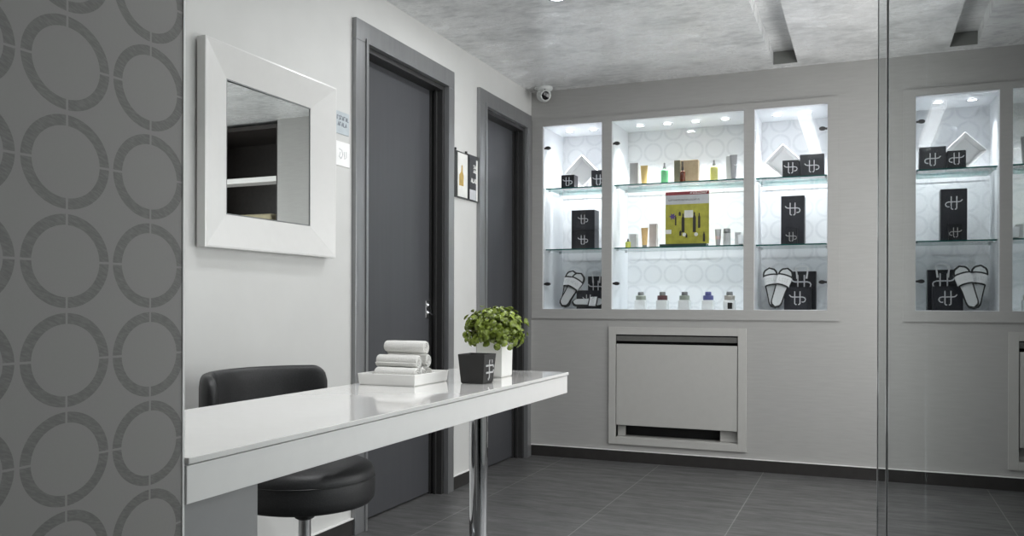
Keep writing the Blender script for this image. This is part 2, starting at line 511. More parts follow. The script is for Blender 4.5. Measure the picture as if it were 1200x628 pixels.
# skirtings
bm = bm_new()
add_box(bm, 0.0, 0.012, PY, D1[0], 0, 0.07)
add_box(bm, 0.0, 0.012, D1[1], D2[0], 0, 0.07)
add_box(bm, 0.0, 0.012, D2[1], 0.0, 0, 0.07)
struct('baseboard_left', bm, M['skirting'])
bm = bm_new()
add_box(bm, 0.0, XE, -0.012, 0.0, 0, 0.07)
struct('baseboard_back', bm, M['skirting'])
bm = bm_new()
add_box(bm, 0.0, 0.016, PY, D1[0], 0.07, 0.074)
add_box(bm, 0.0, 0.016, D1[1], D2[0], 0.07, 0.074)
add_box(bm, 0.0, 0.016, D2[1], 0.0, 0.07, 0.074)
add_box(bm, 0.0, XE, -0.016, 0.0, 0.07, 0.074)
struct('trim_3', bm, M['white_satin'])

# ------------------------------------------------------------------ doors
def make_door(n, y0, y1, handle):
    d = bpy.data.objects.new('door_%d' % n, None); COL.objects.link(d)
    d.location = (0, y0, 0); d['kind'] = 'structure'
    w = y1 - y0
    bm = bm_new()
    P = 0.022
    add_box(bm, 0.0, P, 0, CW, 0, DH - CW, 0.002)                   # left casing
    add_box(bm, 0.0, P, w - 0.078, w, 0, DH - CW, 0.002)
    add_box(bm, 0.0, P, 0, w, DH - CW, DH, 0.002)
    # raised inner lip of the casing
    add_box(bm, P, P + 0.006, CW - 0.018, CW, 0, DH - CW + 0.018)
    add_box(bm, P, P + 0.006, CW, w - 0.078, DH - CW, DH - CW + 0.018)
    add_box(bm, P, P + 0.006, w - 0.078, w - 0.072, 0, DH - CW + 0.018)
    struct('door_casing', bm, M['casing'], d)
    bm = bm_new()
    add_box(bm, -0.22, 0.0, w - 0.10, w - 0.03, 0, DH - 0.05)       # jamb, far side
    add_box(bm, -0.22, 0.0, 0.05, CW - 0.002, 0, DH - 0.05)
    add_box(bm, -0.22, 0.0, CW - 0.002, w - 0.1, DH - 0.115, DH - 0.05)
    for k in (0.03, 0.06):
        add_box(bm, -k - 0.012, -k, w - 0.113, w - 0.1, 0, DH - 0.115)
    struct('door_jamb', bm, M['jamb'], d)
    lf = struct('door_leaf', box(-0.11, -0.07, CW - 0.03, w - 0.10, 0.008, DH - 0.113, 0.002), M['door'], d)
    if handle:
        bm = bm_new()
        yh = w - 0.135; zh = 0.97
        add_box(bm, -0.07, -0.066, yh - 0.018, yh + 0.018, zh - 0.045, zh + 0.045, 0.0015)
        h = obj('door_handle', bm, M['steel'], lf)
        bm = bm_new()
        for dz in (0.022, -0.018):
            c = bmesh.new()
            add_lathe(c, [(0, 0), (0.011, 0), (0.012, 0.006), (0.007, 0.010), (0.0, 0.010)], 20)
            merge(bm, c, Matrix.Translation((-0.066, yh, zh + dz)) @ Matrix.Rotation(PI / 2, 4, 'Y'))
        add_tube(bm, [(-0.058, yh, zh - 0.018), (-0.05, yh, zh - 0.018), (-0.048, yh + 0.02, zh - 0.030)], 0.004)
        obj('thumb_turn', bm, M['chrome'], lf, smooth='auto')
    return d
make_door(1, D1[0], D1[1], True)
make_door(2, D2[0], D2[1], False)

# ------------------------------------------------------------------ ceiling lights
sl = thing('ceiling_light', 'long light strip recessed in the ceiling slot running to the back wall', 'light', ((SX0 + SX1) / 2, -2.35, H + SD))
bm = box(-0.055, 0.055, -0.9, 0.85, -0.014, 0.0, 0.002)
obj('housing', bm, M['white_satin'], sl)
obj('diffuser', box(-0.048, 0.048, -0.89, 0.86, -0.055, -0.014, 0.002), M['glow_strip'], sl)
l = area_light('strip_lamp', (0, 0, -0.058), 0.09, SLOT_W, COOL, 1.7); l.parent = sl

def downlight(label, loc, watts, r=0.045, group=None, spread=PI, cat='downlight'):
    t = thing('downlight', label, cat, loc, 0, group)
    obj('trim_ring', lathe([(r * 0.72, -0.001), (r * 0.74, -0.005), (r * 0.95, -0.006), (r, -0.003), (r, 0.0), (r * 0.72, 0.0)], 28), M['chrome'], t, smooth=True)
    obj('lens', lathe([(0, -0.003), (r * 0.74, -0.003), (r * 0.74, -0.0005), (0, -0.0005)], 28), M['glow'], t)
    l = area_light('lamp', (0, 0, -0.008), r * 1.2, watts, COOL, spread=spread)
    l.data.shape = 'DISK'; l.parent = t
    return t
downlight('round ceiling downlight cut off by the top edge of the photo', (0.745, -1.60, H), DOWN_W)
downlight('added round ceiling fill lamp above the white desk, out of view', (0.86, -3.45, H), DESK_FILL_W, 0.045, None, 1.7)  # unseen lamp, added to brighten the desktop
NL = ['left', 'wide middle', 'right']
spots = [[(0.205,), (0.375,)], [(0.69,), (0.87,), (1.05,), (1.235,)], [(1.548,), (1.722,)]]
pos4 = ['leftmost of four', 'second from the left of four', 'third from the left of four', 'rightmost of four']
pos2 = ['left one of two', 'right one of two']
for ni, row in enumerate(spots):
    for k, (x,) in enumerate(row):
        q = (pos4 if len(row) == 4 else pos2)[k]
        downlight('small niche downlight, %s in the %s niche top' % (q, NL[ni]), (x, 0.185, NZ1 - 0.0025), NICHE_W * (1.0 if ni == 1 else 1.35), 0.032, 'downlights in the tops of the display niches', 1.6)

# ------------------------------------------------------------------ niche glass: shelves and doors
SHZ = {0: (1.765, 1.362), 1: (1.765, 1.362), 2: (1.762, 1.360)}
def glass_slab(x0, x1, y0, y1, z0, z1):
    bm = bm_new(); add_box(bm, x0, x1, y0, y1, z0, z1)
    bm.faces.ensure_lookup_table()
    for f in bm.faces:
        f.normal_update()
        f.material_index = 0 if abs(f.normal.z) > 0.5 else 1
    return bm
def pin(x, z, side):
    return tube([(x, 0.1, z), (x + 0.012 * side, 0.1, z)], 0.004, 10)
for ni, (a, b) in enumerate(NICHES):
    for k, z in enumerate(SHZ[ni]):
        t = thing('glass_shelf', '%s glass shelf in the %s display niche' % (('upper', 'lower')[k], NL[ni]), 'shelf', ((a + b) / 2, 0.2, z), 0, 'glass shelves in the display niches')
        w = (b - a) / 2 - 0.006
        obj('glass_pane', glass_slab(-w, w, -0.165, 0.185, -0.008, 0.0), [M['glass_shelf'], M['glass_edge']], t)
        for s in (-1, 1):
            for yy in (-0.1, 0.12):
                obj('shelf_pin', tube([(s * (w + 0.005), yy, -0.012), (s * (w - 0.012), yy, -0.012)], 0.004, 10), M['steel'], t, smooth='auto')
    t = thing('glass_door', 'clear glass door closing the %s display niche' % NL[ni], 'glass door', ((a + b) / 2, 0.0, NZ0), 0, 'glass doors of the display niches')
    w = (b - a) / 2 - 0.004
    obj('door_pane', box(-w, w, 0.006, 0.012, 0.005, NZ1 - NZ0 - 0.005), M['glass_door'], t)
    side = 1 if ni == 2 else -1
    for z in (1.06, 0.165):
        bm = bm_new()
        for yy in (0.0015, 0.0125):
            c = bmesh.new()
            prof = [(0, -0.002), (0.011, -0.002), (0.011, 0.002), (0, 0.002)]
            add_lathe(c, prof, 24)
            merge(bm, c, Matrix.Translation((side * (w - 0.026), yy + 0.002, z)) @ Matrix.Rotation(PI / 2, 4, 'X') @ Matrix.Diagonal((1.7, 1, 1.6, 1)))
        add_box(bm, min(side * (w - 0.026), side * (w + 0.001)), max(side * (w - 0.026), side * (w + 0.001)), 0.0125, 0.0175, z - 0.006, z + 0.006)
        obj('hinge', bm, M['cap_dark'], t, smooth='auto')
    if ni == 1:
        bm = box(w - 0.092, w - 0.064, 0.0005, 0.022, 0.006, 0.045, 0.003)
        obj('lock', bm, M['cap_dark'], t)

# ------------------------------------------------------------------ fan-coil cover under the niches
t = thing('air_conditioner', 'grey white fan coil cover set into back wall under the display niches', 'air conditioner', (0.965, 0.0, 0.111))
FX, FZ = 0.427, 0.744
bm = bm_new(); FT = 0.016
add_box(bm, -FX, -FX + 0.046, -FT, 0.0, 0, FZ, 0.002)
add_box(bm, FX - 0.05, FX, -FT, 0.0, 0, FZ, 0.002)
add_box(bm, -FX + 0.046, FX - 0.05, -FT, 0.0, 0, 0.045, 0.002)
add_box(bm, -FX + 0.046, FX - 0.05, -FT, 0.0, FZ - 0.048, FZ, 0.002)
obj('frame', bm, M['hvac'], t)
bm = bm_new()
add_box(bm, -FX + 0.02, FX - 0.02, 0.13, 0.14, 0.02, FZ - 0.02)
for s in ((-FX + 0.02, -FX + 0.03), (FX - 0.034, FX - 0.024)):
    add_box(bm, s[0], s[1], 0.0, 0.13, 0.02, FZ - 0.02)
add_box(bm, -FX + 0.02, FX - 0.02, 0.0, 0.13, 0.025, 0.035)
add_box(bm, -FX + 0.02, FX - 0.02, 0.0, 0.13, FZ - 0.04, FZ - 0.03)
obj('casing', bm, M['hvac_dark'], t)
obj('front_panel', box(-FX + 0.05, FX - 0.054, -0.012, 0.004, 0.122, 0.637, 0.002), M['hvac'], t)
bm = bm_new()
add_box(bm, -FX + 0.05, FX - 0.054, -0.004, 0.006, 0.655, 0.688)
for k in range(4):
    add_box(bm, -FX + 0.05, FX - 0.054, -0.008, 0.0, 0.657 + k * 0.008, 0.660 + k * 0.008)
obj('louvre', bm, M['hvac_grille'], t)
bm = bm_new()
add_box(bm, -FX + 0.05, -FX + 0.10, 0.03, 0.04, 0.05, 0.115)
add_box(bm, FX - 0.16, FX - 0.05, 0.03, 0.04, 0.05, 0.115)
add_box(bm, -FX + 0.05, FX - 0.05, 0.0, 0.09, 0.042, 0.048)
obj('intake_tray', bm, M['hvac'], t)

# ------------------------------------------------------------------ dark shelving beyond the back wall (seen in the mirror)
t = thing('shelving_unit', 'dark open shelving with a pale shelf board, seen only in the wall mirror', 'shelving', (2.68, 0.25, 0))
bm = bm_new()
W2 = 0.50
add_box(bm, -W2, W2, 0.30, 0.33, 0, 2.37)
add_box(bm, -W2 - 0.02, -W2, -0.24, 0.33, 0, 2.37)
add_box(bm, W2, W2 + 0.02, -0.24, 0.33, 0, 2.37)
add_box(bm, -W2, W2, -0.24, 0.30, 2.34, 2.37)
add_box(bm, -W2, W2, -0.24, 0.30, 0, 0.06)
obj('carcass', bm, M['shelving'], t)
for z in (0.5, 0.95, 1.44, 1.935):
    obj('shelf_board', box(-W2, W2, -0.23, -0.08 if z > 1.9 else 0.30, z, z + (0.04 if z > 1.9 else 0.045), 0.003), M['white_satin'] if z > 1.9 else M['shelving'], t)
for k, where in enumerate(('lowest', 'second from bottom', 'third from bottom', 'topmost')):
    o = obj('folded_towel', box(-0.22, 0.24, -0.15, 0.15, 0.0, 0.052, 0.022, 3), M['beige'], None, smooth=True)
    o.location = (2.48, 0.2, 1.4855 + k * 0.0525)
    tag(o, 'beige folded towel, %s of the stack on dark shelving seen in the mirror' % where, 'towel', 'folded towels on the dark shelving')

# ------------------------------------------------------------------ wall mirror
t = thing('wall_mirror', 'square mirror in a wide sloping white frame on the left wall', 'mirror', (0.0, -2.665, 1.53))
ya, yb, za, zb = -0.418, 0.335, -0.345, 0.350     # outer
ia, ib, ja, jb = -0.278, 0.206, -0.225, 0.244     # glass
XF, XG = 0.046, 0.012
bm = bm_new()
def ring(y0, y1, z0, z1, x): return [bm.verts.new((x, y0, z0)), bm.verts.new((x, y1, z0)), bm.verts.new((x, y1, z1)), bm.verts.new((x, y0, z1))]
r0 = ring(ya + 0.02, yb - 0.02, za + 0.02, zb - 0.02, 0.0)
r1 = ring(ya, yb, za, zb, 0.012)
r2 = ring(ya, yb, za, zb, XF)
r3 = ring(ya + 0.006, yb - 0.006, za + 0.006, zb - 0.006, XF + 0.001)
r4 = ring(ia, ib, ja, jb, XG)
r5 = ring(ia, ib, ja, jb, 0.002)
for A, B in ((r0, r1), (r1, r2), (r2, r3), (r3, r4), (r4, r5)):
    for i in range(4):
        bm.faces.new((A[i], A[(i + 1) % 4], B[(i + 1) % 4], B[i]))
bm.faces.new(r0)
obj('frame', bm, M['white_frame'], t)
g = obj('mirror_glass', box(-0.003, 0.0, ia + 0.002, ib - 0.002, ja + 0.001, jb - 0.001), M['mirror'], t)
g.location = (0.0075, 0, 0); g.rotation_euler = (0, 0, math.radians(-0.6))
bm = bm_new(); e = 0.0045
for q in ((ia, ia + e, ja, jb), (ib - e, ib, ja, jb), (ia + e, ib - e, ja, ja + e), (ia + e, ib - e, jb - e, jb)):
    add_box(bm, 0.0085, 0.0115, q[0], q[1], q[2], q[3])
obj('glass_border', bm, M['cap_grey'], t)

# ------------------------------------------------------------------ writing helpers
def add_stroke(bm, pts, w, fr, depth=0.0012):
    """flat ribbon of width w along (u,v) points on plane fr=(O,U,V,N)"""
    O, U, V, N = [Vector(a) for a in fr]
    P3 = [Vector((p[0], p[1])) for p in pts]
    L, Rr = [], []
    for i, p in enumerate(P3):
        if i == 0: d = P3[1] - p
        elif i == len(P3) - 1: d = p - P3[i - 1]
        else: d = (P3[i + 1] - p).normalized() + (p - P3[i - 1]).normalized()
        d.normalize(); nn = Vector((-d.y, d.x)) * w / 2
        L.append(p + nn); Rr.append(p - nn)
    def P(q, k): return O + U * q.x + V * q.y + N * (depth * k)
    A = [bm.verts.new(P(q, 1)) for q in L]; B = [bm.verts.new(P(q, 1)) for q in Rr]
    A0 = [bm.verts.new(P(q, -0.2)) for q in L]; B0 = [bm.verts.new(P(q, -0.2)) for q in Rr]
    for i in range(len(A) - 1):
        bm.faces.new((A[i], A[i + 1], B[i + 1], B[i]))
        bm.faces.new((A0[i], A0[i + 1], A[i + 1], A[i]))
        bm.faces.new((B[i], B[i + 1], B0[i + 1], B0[i]))
    bm.faces.new((A[0], B[0], B0[0], A0[0])); bm.faces.new((A[-1], A0[-1], B0[-1], B[-1]))

def logo_bm(fr, s, w=0.075):
    """spa emblem: two uprights joined at the foot, a crossbar with a flick and a loop"""
    bm = bm_new()
    sc = lambda pts: [(p[0] * s, p[1] * s) for p in pts]
    add_stroke(bm, sc([(-0.19, 0.47), (-0.19, -0.40), (-0.13, -0.47), (-0.06, -0.47)]), w * s, fr)
    add_stroke(bm, sc([(0.17, 0.47), (0.17, -0.40), (0.11, -0.47), (0.04, -0.47)]), w * s, fr)
    arc = [(-0.56, 0.22), (-0.46, 0.10), (-0.34, 0.06), (0.34, 0.06), (0.48, 0.01), (0.54, -0.10), (0.50, -0.24), (0.38, -0.30), (0.28, -0.29)]
    add_stroke(bm, sc(arc), w * s, fr, 0.0014)
    return bm

def scribble(bm, fr, rows, u0, u1, h, rnd, w):
    """rows of small letter-like strokes, too small to read"""
    for v in rows:
        u = u0
        while u < u1:
            cw = h * rnd.uniform(0.45, 0.7)
            k = rnd.randrange(4)
            if k == 0: pts = [(u, v), (u, v + h), (u + cw, v + h)]
            elif k == 1: pts = [(u, v + h), (u, v), (u + cw, v)]
            elif k == 2: pts = [(u, v), (u + cw / 2, v + h), (u + cw, v)]
            else: pts = [(u + cw, v + h), (u, v + h * 0.9), (u + cw, v + h * 0.1), (u, v)]
            add_stroke(bm, pts, w, fr, 0.0008)
            u += cw + h * 0.25

# ------------------------------------------------------------------ signs on the left wall
rnd = random.Random(4)
t = thing('wall_sign', 'small pale blue grey sign with two lines of text, above the white sign', 'sign', (0.0, -2.222, 1.761))
obj('plate', box(0, 0.004, -0.055, 0.05, -0.047, 0.047), M['sign_grey'], t)
bm = bm_new(); fr = ((0.004, 0, 0), (0, 1, 0), (0, 0, 1), (1, 0, 0))
scribble(bm, fr, (0.012, ), -0.040, 0.036, 0.016, rnd, 0.005)
scribble(bm, fr, (-0.014, ), -0.034, 0.030, 0.016, rnd, 0.005)
obj('lettering', bm, M['sign_ink'], t)
t = thing('wall_sign', 'small bright white sign with a faint grey drawing, below the grey sign', 'sign', (0.0, -2.222, 1.632))
obj('plate', box(0, 0.004, -0.055, 0.055, -0.052, 0.050), M['sign_white'], t)
bm = bm_new()
add_stroke(bm, [(-0.025, 0.018), (-0.005, 0.014), (0.002, -0.005), (-0.01, -0.022), (-0.024, -0.014), (-0.016, 0.006)], 0.003, fr)
add_stroke(bm, [(0.012, 0.01), (0.016, -0.02), (0.03, -0.012), (0.028, 0.012)], 0.003, fr)
obj('drawing', bm, M['sign_line'], t)

t = thing('leaflet_frame', 'small hanging poster of a golden bottle on white, beside the black poster', 'poster', (0.0, -1.082, 1.70), 0, 'posters between the doors')
obj('backing', box(0.0, 0.012, -0.082, 0.070, -0.125, 0.128, 0.001), M['cap_dark'], t)
obj('print', box(0.012, 0.014, -0.050, 0.070, -0.118, 0.120), M['poster_white'], t)
bm = bm_new(); fr = ((0.014, 0, 0), (0, 1, 0), (0, 0, 1), (1, 0, 0))
add_prism(bm, [(-0.035, -0.058), (0.018, -0.058), (0.020, 0.0), (0.008, 0.02), (0.006, 0.055), (-0.006, 0.055), (-0.010, 0.02), (-0.034, 0.0)], 0.001, fr)
obj('bottle_picture', bm, M['poster_gold'], t)
for y in (-0.076, 0.060):
    obj('clip', lathe([(0, -0.007), (0.007, -0.007), (0.007, 0.005), (0, 0.005)], 14, (0.010, y, 0.135)), M['plastic'], t)
t = thing('leaflet_frame', 'small hanging black poster with white writing and a grey foot, beside door frame', 'poster', (0.0, -0.930, 1.70), 0, 'posters between the doors')
obj('backing', box(0.0, 0.010, -0.075, 0.060, -0.125, 0.133, 0.001), M['cap_dark'], t)
obj('print', box(0.010, 0.012, -0.058, 0.035, -0.120, 0.128), M['box_black'], t)
bm = bm_new(); fr = ((0.012, 0, 0), (0, 1, 0), (0, 0, 1), (1, 0, 0))
add_prism(bm, [(-0.050, -0.118), (0.03, -0.118), (0.03, -0.062), (-0.050, -0.062)], 0.001, fr)
obj('grey_strip', bm, M['poster_grey'], t)
bm = bm_new()
add_prism(bm, [(0.036, -0.12), (0.058, -0.12), (0.058, 0.11), (0.036, 0.11)], 0.001, ((0.0102, 0, 0), (0, 1, 0), (0, 0, 1), (1, 0, 0)))
scribble(bm, fr, (0.035, 0.06), 0.0, 0.03, 0.018, rnd, 0.006)
scribble(bm, fr, (-0.02, ), -0.03, 0.03, 0.022, rnd, 0.008)
obj('lettering', bm, M['poster_white'], t)

# ------------------------------------------------------------------ security camera
t = thing('security_camera', 'white dome security camera on the ceiling in the room corner', 'camera', (0.125, -0.10, H))
obj('base', lathe([(0, 0), (0.056, 0), (0.058, -0.006), (0.054, -0.018), (0.042, -0.026), (0, -0.026)], 32), M['cam_white'], t, smooth='auto')
bm = bm_new()
add_lathe(bm, [(0.0, 0.047)] + [(0.047 * math.sin(a), 0.047 * math.cos(a)) for a in [PI * k / 14 for k in range(1, 14)]] + [(0, -0.047)], 28, (0, 0, -0.048))
ball = obj('ball', bm, M['cam_white'], t, smooth=True)
look = Vector((0.55, -0.76, -0.32)).normalized()
q = look.to_track_quat('Z', 'Y').to_matrix().to_4x4()
bm = bm_new(); c = bmesh.new()
add_lathe(c, [(0.036, 0.026), (0.037, 0.036), (0.034, 0.046), (0.027, 0.048), (0.027, 0.030)], 28)
merge(bm, c, Matrix.Translation((0, 0, -0.048)) @ q)
obj('lens_ring', bm, M['cam_white'], t, smooth='auto')
bm = bm_new(); c = bmesh.new()
add_lathe(c, [(0, 0.0505), (0.015, 0.0495), (0.0268, 0.047), (0.0268, 0.028), (0, 0.028)], 28)
merge(bm, c, Matrix.Translation((0, 0, -0.048)) @ q)
obj('lens', bm, M['lens'], t, smooth='auto')
for a in (0.6, 2.2, 4.0):
    obj('screw', lathe([(0, -0.002), (0.004, -0.002), (0.004, 0.003), (0, 0.003)], 10, (0.045 * math.cos(a + 3), 0.045 * math.sin(a + 3), -0.024)), M['cap_dark'], t)

# ------------------------------------------------------------------ glass partition beside the camera
GX, GY = 2.078, -3.10
t = thing('glass_partition', 'tall clear glass partition panel at right mirroring the display niches', 'glass panel', (GX, GY, 0))
obj('pane', box(0, 0.012, -3.2, 0.0, 0.004, H - 0.002), M['glass_pane'], t)
obj('polished_edge', box(0.0005, 0.0115, 0.0, 0.0016, 0.004, H - 0.002), M['pane_edge'], t)
for yy in (0.0, -0.93):
    obj('joint_strip', tube([(-0.0002, yy, 0.004), (-0.0002, yy, H - 0.002)], 0.0014, 12), M['chrome'], t, smooth='auto')
bm = bm_new(); add_box(bm, -0.0, 0.012, -3.2, 0.0, 0.0, 0.004)
obj('floor_seal', bm, M['cap_dark'], t)

# ------------------------------------------------------------------ desk
DZ = 0.760
DXa, DXb, DYa, DYb = 0.645, 1.090, PY + 0.004, -2.445
t = thing('desk', 'long glossy white desk running out from the patterned wall', 'desk', (0.87, -3.35, 0))
def L(x0, x1, y0, y1, z0, z1, bev=0.0): return box(x0 - 0.87, x1 - 0.87, y0 + 3.35, y1 + 3.35, z0, z1, bev)
obj('desktop', L(DXa, DXb, DYa, DYb, DZ - 0.010, DZ, 0.0012), M['white_gloss'], t)
obj('apron', L(DXa + 0.003, DXb - 0.004, DYa, DYb - 0.004, DZ - 0.072, DZ - 0.0125, 0.001), M['white_satin'], t)
obj('shadow_gap', L(DXa + 0.008, DXb - 0.010, DYa, DYb - 0.010, DZ - 0.013, DZ - 0.0095), M['cap_grey'], t)
obj('support_panel', L(DXa + 0.05, 1.02, DYa, -4.02, 0.0, DZ - 0.072, 0.001), M['panel_grey'], t)
obj('leg', lathe([(0, 0.0), (0.055, 0.0), (0.055, 0.006), (0.031, 0.010), (0.031, DZ - 0.085), (0.045, DZ - 0.078), (0.045, DZ - 0.0715), (0, DZ - 0.0715)], 40, (0.86 - 0.87, -2.70 + 3.35, 0)), M['chrome'], t, smooth='auto', )

# ------------------------------------------------------------------ chair
t = thing('office_chair', 'black leather swivel chair with round seat and curved low backrest behind desk', 'chair', (0.455, -3.10, 0))
SR = 0.214
prof = [(0, 0.385), (SR - 0.03, 0.385), (SR - 0.012, 0.390), (SR - 0.002, 0.402), (SR, 0.42), (SR, 0.462), (SR - 0.001, 0.466), (SR, 0.470), (SR - 0.003, 0.488), (SR - 0.012, 0.502), (SR - 0.032, 0.511), (SR - 0.07, 0.515), (0, 0.517)]
seat = obj('seat', lathe(prof, 56), M['leather'], t, smooth=True)
obj('seat_seam', lathe([(SR - 0.001, 0.4655), (SR + 0.0022, 0.4665), (SR + 0.0022, 0.4685), (SR - 0.001, 0.4695)], 56), M['plastic'], seat, smooth=True)
# curved backrest pad
bm = bm_new()
NA, NT = 96, 24
HA = math.radians(63)
grid = []
for i in range(NA + 1):
    f = i / NA
    a = -HA + 2 * HA * f
    e = min(f, 1 - f) * 2 * HA * 0.30          # distance to the end
    k = min(1.0, e / 0.05)
    round_ = math.sqrt(max(0.0, 1 - (1 - k) ** 2))
    crease = 1 - 0.28 * math.exp(-((f - 0.28) / 0.012) ** 2) - 0.2 * math.exp(-((f - 0.245) / 0.010) ** 2)
    hh = (0.115 * (0.55 + 0.45 * round_)) * (0.985 + 0.015 * crease)
    th = 0.021 * (0.25 + 0.75 * round_) * crease
    R_ = 0.305
    cz_ = 0.672 + 0.003 * math.cos(a)
    rowv = []
    for j in range(NT):
        b = 2 * PI * j / NT
        cb, sb = math.cos(b), math.sin(b)
        dr = th * math.copysign(abs(cb) ** 0.7, cb)
        dz = hh * math.copysign(abs(sb) ** 0.3, sb)
        rr = R_ + dr
        rowv.append(bm.verts.new((-rr * math.cos(a) + 0.03, rr * math.sin(a) * 1.02 - 0.002, cz_ + dz)))
    grid.append(rowv)
for i in range(NA):
    for j in range(NT):
        bm.faces.new((grid[i][j], grid[i][(j + 1) % NT], grid[i + 1][(j + 1) % NT], grid[i + 1][j]))
bm.faces.new(grid[0][::-1]); bm.faces.new(grid[-1])
obj('backrest', bm, M['leather'], t, smooth=True)
obj('backrest_bracket', tube([(-0.05, 0, 0.378), (-0.18, 0.005, 0.375), (-0.27, 0.01, 0.40), (-0.315, 0.02, 0.48), (-0.312, 0.03, 0.62)], 0.013, 10), M['plastic'], t, smooth='auto')
bm = lathe([(0, 0.384), (0.075, 0.384), (0.075, 0.374), (0.034, 0.366), (0.030, 0.34), (0.022, 0.335), (0.022, 0.335)], 28)
obj('seat_plate', bm, M['plastic'], t, smooth='auto')
obj('gas_lift', lathe([(0, 0.366), (0.019, 0.366), (0.019, 0.25), (0.026, 0.245), (0.026, 0.09), (0, 0.09)], 28), M['steel'], t, smooth='auto')
for k in range(5):
    a = 2 * PI * k / 5 + 0.3
    c, s = math.cos(a), math.sin(a)
    lg = obj('base_arm', tube([(0, 0, 0.115), (0.12 * c, 0.12 * s, 0.10), (0.25 * c, 0.25 * s, 0.075)], [0.024, 0.018, 0.013], 10), M['steel'], t, smooth='auto')
    bm = bm_new()
    for off in (-0.014, 0.014):
        cc = bmesh.new(); add_lathe(cc, [(0, -0.008), (0.022, -0.008), (0.025, -0.004), (0.025, 0.004), (0.022, 0.008), (0, 0.008)], 20)
        merge(bm, cc, Matrix.Translation((0.25 * c - off * s, 0.25 * s + off * c, 0.0255)) @ Matrix.Rotation(a, 4, 'Z') @ Matrix.Rotation(PI / 2, 4, 'X'))
    add_tube(bm, [(0.25 * c, 0.25 * s, 0.078), (0.25 * c, 0.25 * s, 0.03)], 0.007, 8)
    obj('castor', bm, M['plastic'], lg, smooth='auto')

# ------------------------------------------------------------------ tray with rolled towels
TX, TY = 0.766, -3.035
t = thing('tray', 'shallow white square tray holding rolled towels on the desk', 'tray', (TX, TY, DZ))
bm = bm_new(); tw, td, th = 0.096, 0.106, 0.034
ro = lambda w, d, z: [bm.verts.new((-w, -d, z)), bm.verts.new((w, -d, z)), bm.verts.new((w, d, z)), bm.verts.new((-w, d, z))]
R = [ro(tw - 0.006, td - 0.006, 0.0), ro(tw - 0.003, td - 0.003, 0.004), ro(tw, td, th), ro(tw - 0.007, td - 0.007, th), ro(tw - 0.012, td - 0.012, 0.006)]
for A, B in zip(R, R[1:]):
    for i in range(4): bm.faces.new((A[i], A[(i + 1) % 4], B[(i + 1) % 4], B[i]))
bm.faces.new(R[0][::-1]); bm.faces.new(R[-1])
obj('tray_body', bm, M['ceramic'], t, bevel=0.0015)

def towel_roll_mesh(seed):
    rn = random.Random(seed)
    bm = bm_new()
    turns, N = 2.6, 90
    r_out, t_ = 0.0222, 0.0066
    Lh = 0.069
    outer = []
    for i in range(N + 1):
        a = 2 * PI * turns * i / N
        r = r_out - 0.0068 * a / (2 * PI)
        outer.append((r * math.cos(a), r * math.sin(a)))
    inner = []
    for i in range(N + 1):
        a = 2 * PI * turns * i / N
        r = max(0.0012, r_out - 0.0068 * a / (2 * PI) - t_)
        inner.append((r * math.cos(a), r * math.sin(a)))
    XS = [-1, -0.985, -0.95, -0.6, -0.2, 0.2, 0.6, 0.95, 0.985, 1]
    rows_o, rows_i = [], []
    for x in XS:
        e = max(0, (abs(x) - 0.93) / 0.07)
        sh = 0.0022 * e * e
        wob = 1 + 0.02 * math.sin(7 * x + seed) + 0.012 * math.sin(19 * x + seed * 2)
        ro_, ri_ = [], []
        for (p, q) in zip(outer, inner):
            d = math.hypot(*p) or 1
            k = (d - sh) / d * wob
            ro_.append(bm.verts.new((x * Lh, p[0] * k, p[1] * k)))
            d2 = math.hypot(*q) or 1
            k2 = (d2 + sh) / d2 * wob
            ri_.append(bm.verts.new((x * Lh, q[0] * k2, q[1] * k2)))
        rows_o.append(ro_); rows_i.append(ri_)
    for rws in (rows_o, rows_i):
        for A, B in zip(rws, rws[1:]):
            for i in range(N): bm.faces.new((A[i], A[i + 1], B[i + 1], B[i]))
    for k in (0, -1):
        for i in range(N): bm.faces.new((rows_o[k][i], rows_o[k][i + 1], rows_i[k][i + 1], rows_i[k][i]))
    for k in (0, N):
        for s in range(len(XS) - 1): bm.faces.new((rows_o[s][k], rows_o[s + 1][k], rows_i[s + 1][k], rows_i[s][k]))
    return bm
D = 0.0450
rolls = [(-0.055, 0.0, 'front of the bottom row'), (-0.009, 0.0, 'middle of the bottom row'), (0.037, 0.0, 'back of the bottom row'),
         (-0.032, 0.9, 'front of the middle row'), (0.014, 0.9, 'back of the middle row'), (-0.009, 1.8, 'alone on top of the pile')]
for k, (dy, lv, where) in enumerate(rolls):
    z = DZ + 0.006 + 0.0229 + lv * D * 0.985
    dx = [0.008, 0.004, 0.0, 0.0, 0.006, 0.012][k]
    o = obj('rolled_towel', towel_roll_mesh(k), M['towel'], None, smooth='auto')
    o.location = (TX + dx, TY + dy, z); o.rotation_euler = (1.0 + 0.8 * k, 0, 0.03 * math.sin(k * 2.2))
    tag(o, 'white rolled towel, %s in the tray' % where, 'towel', 'rolled towels in the tray')

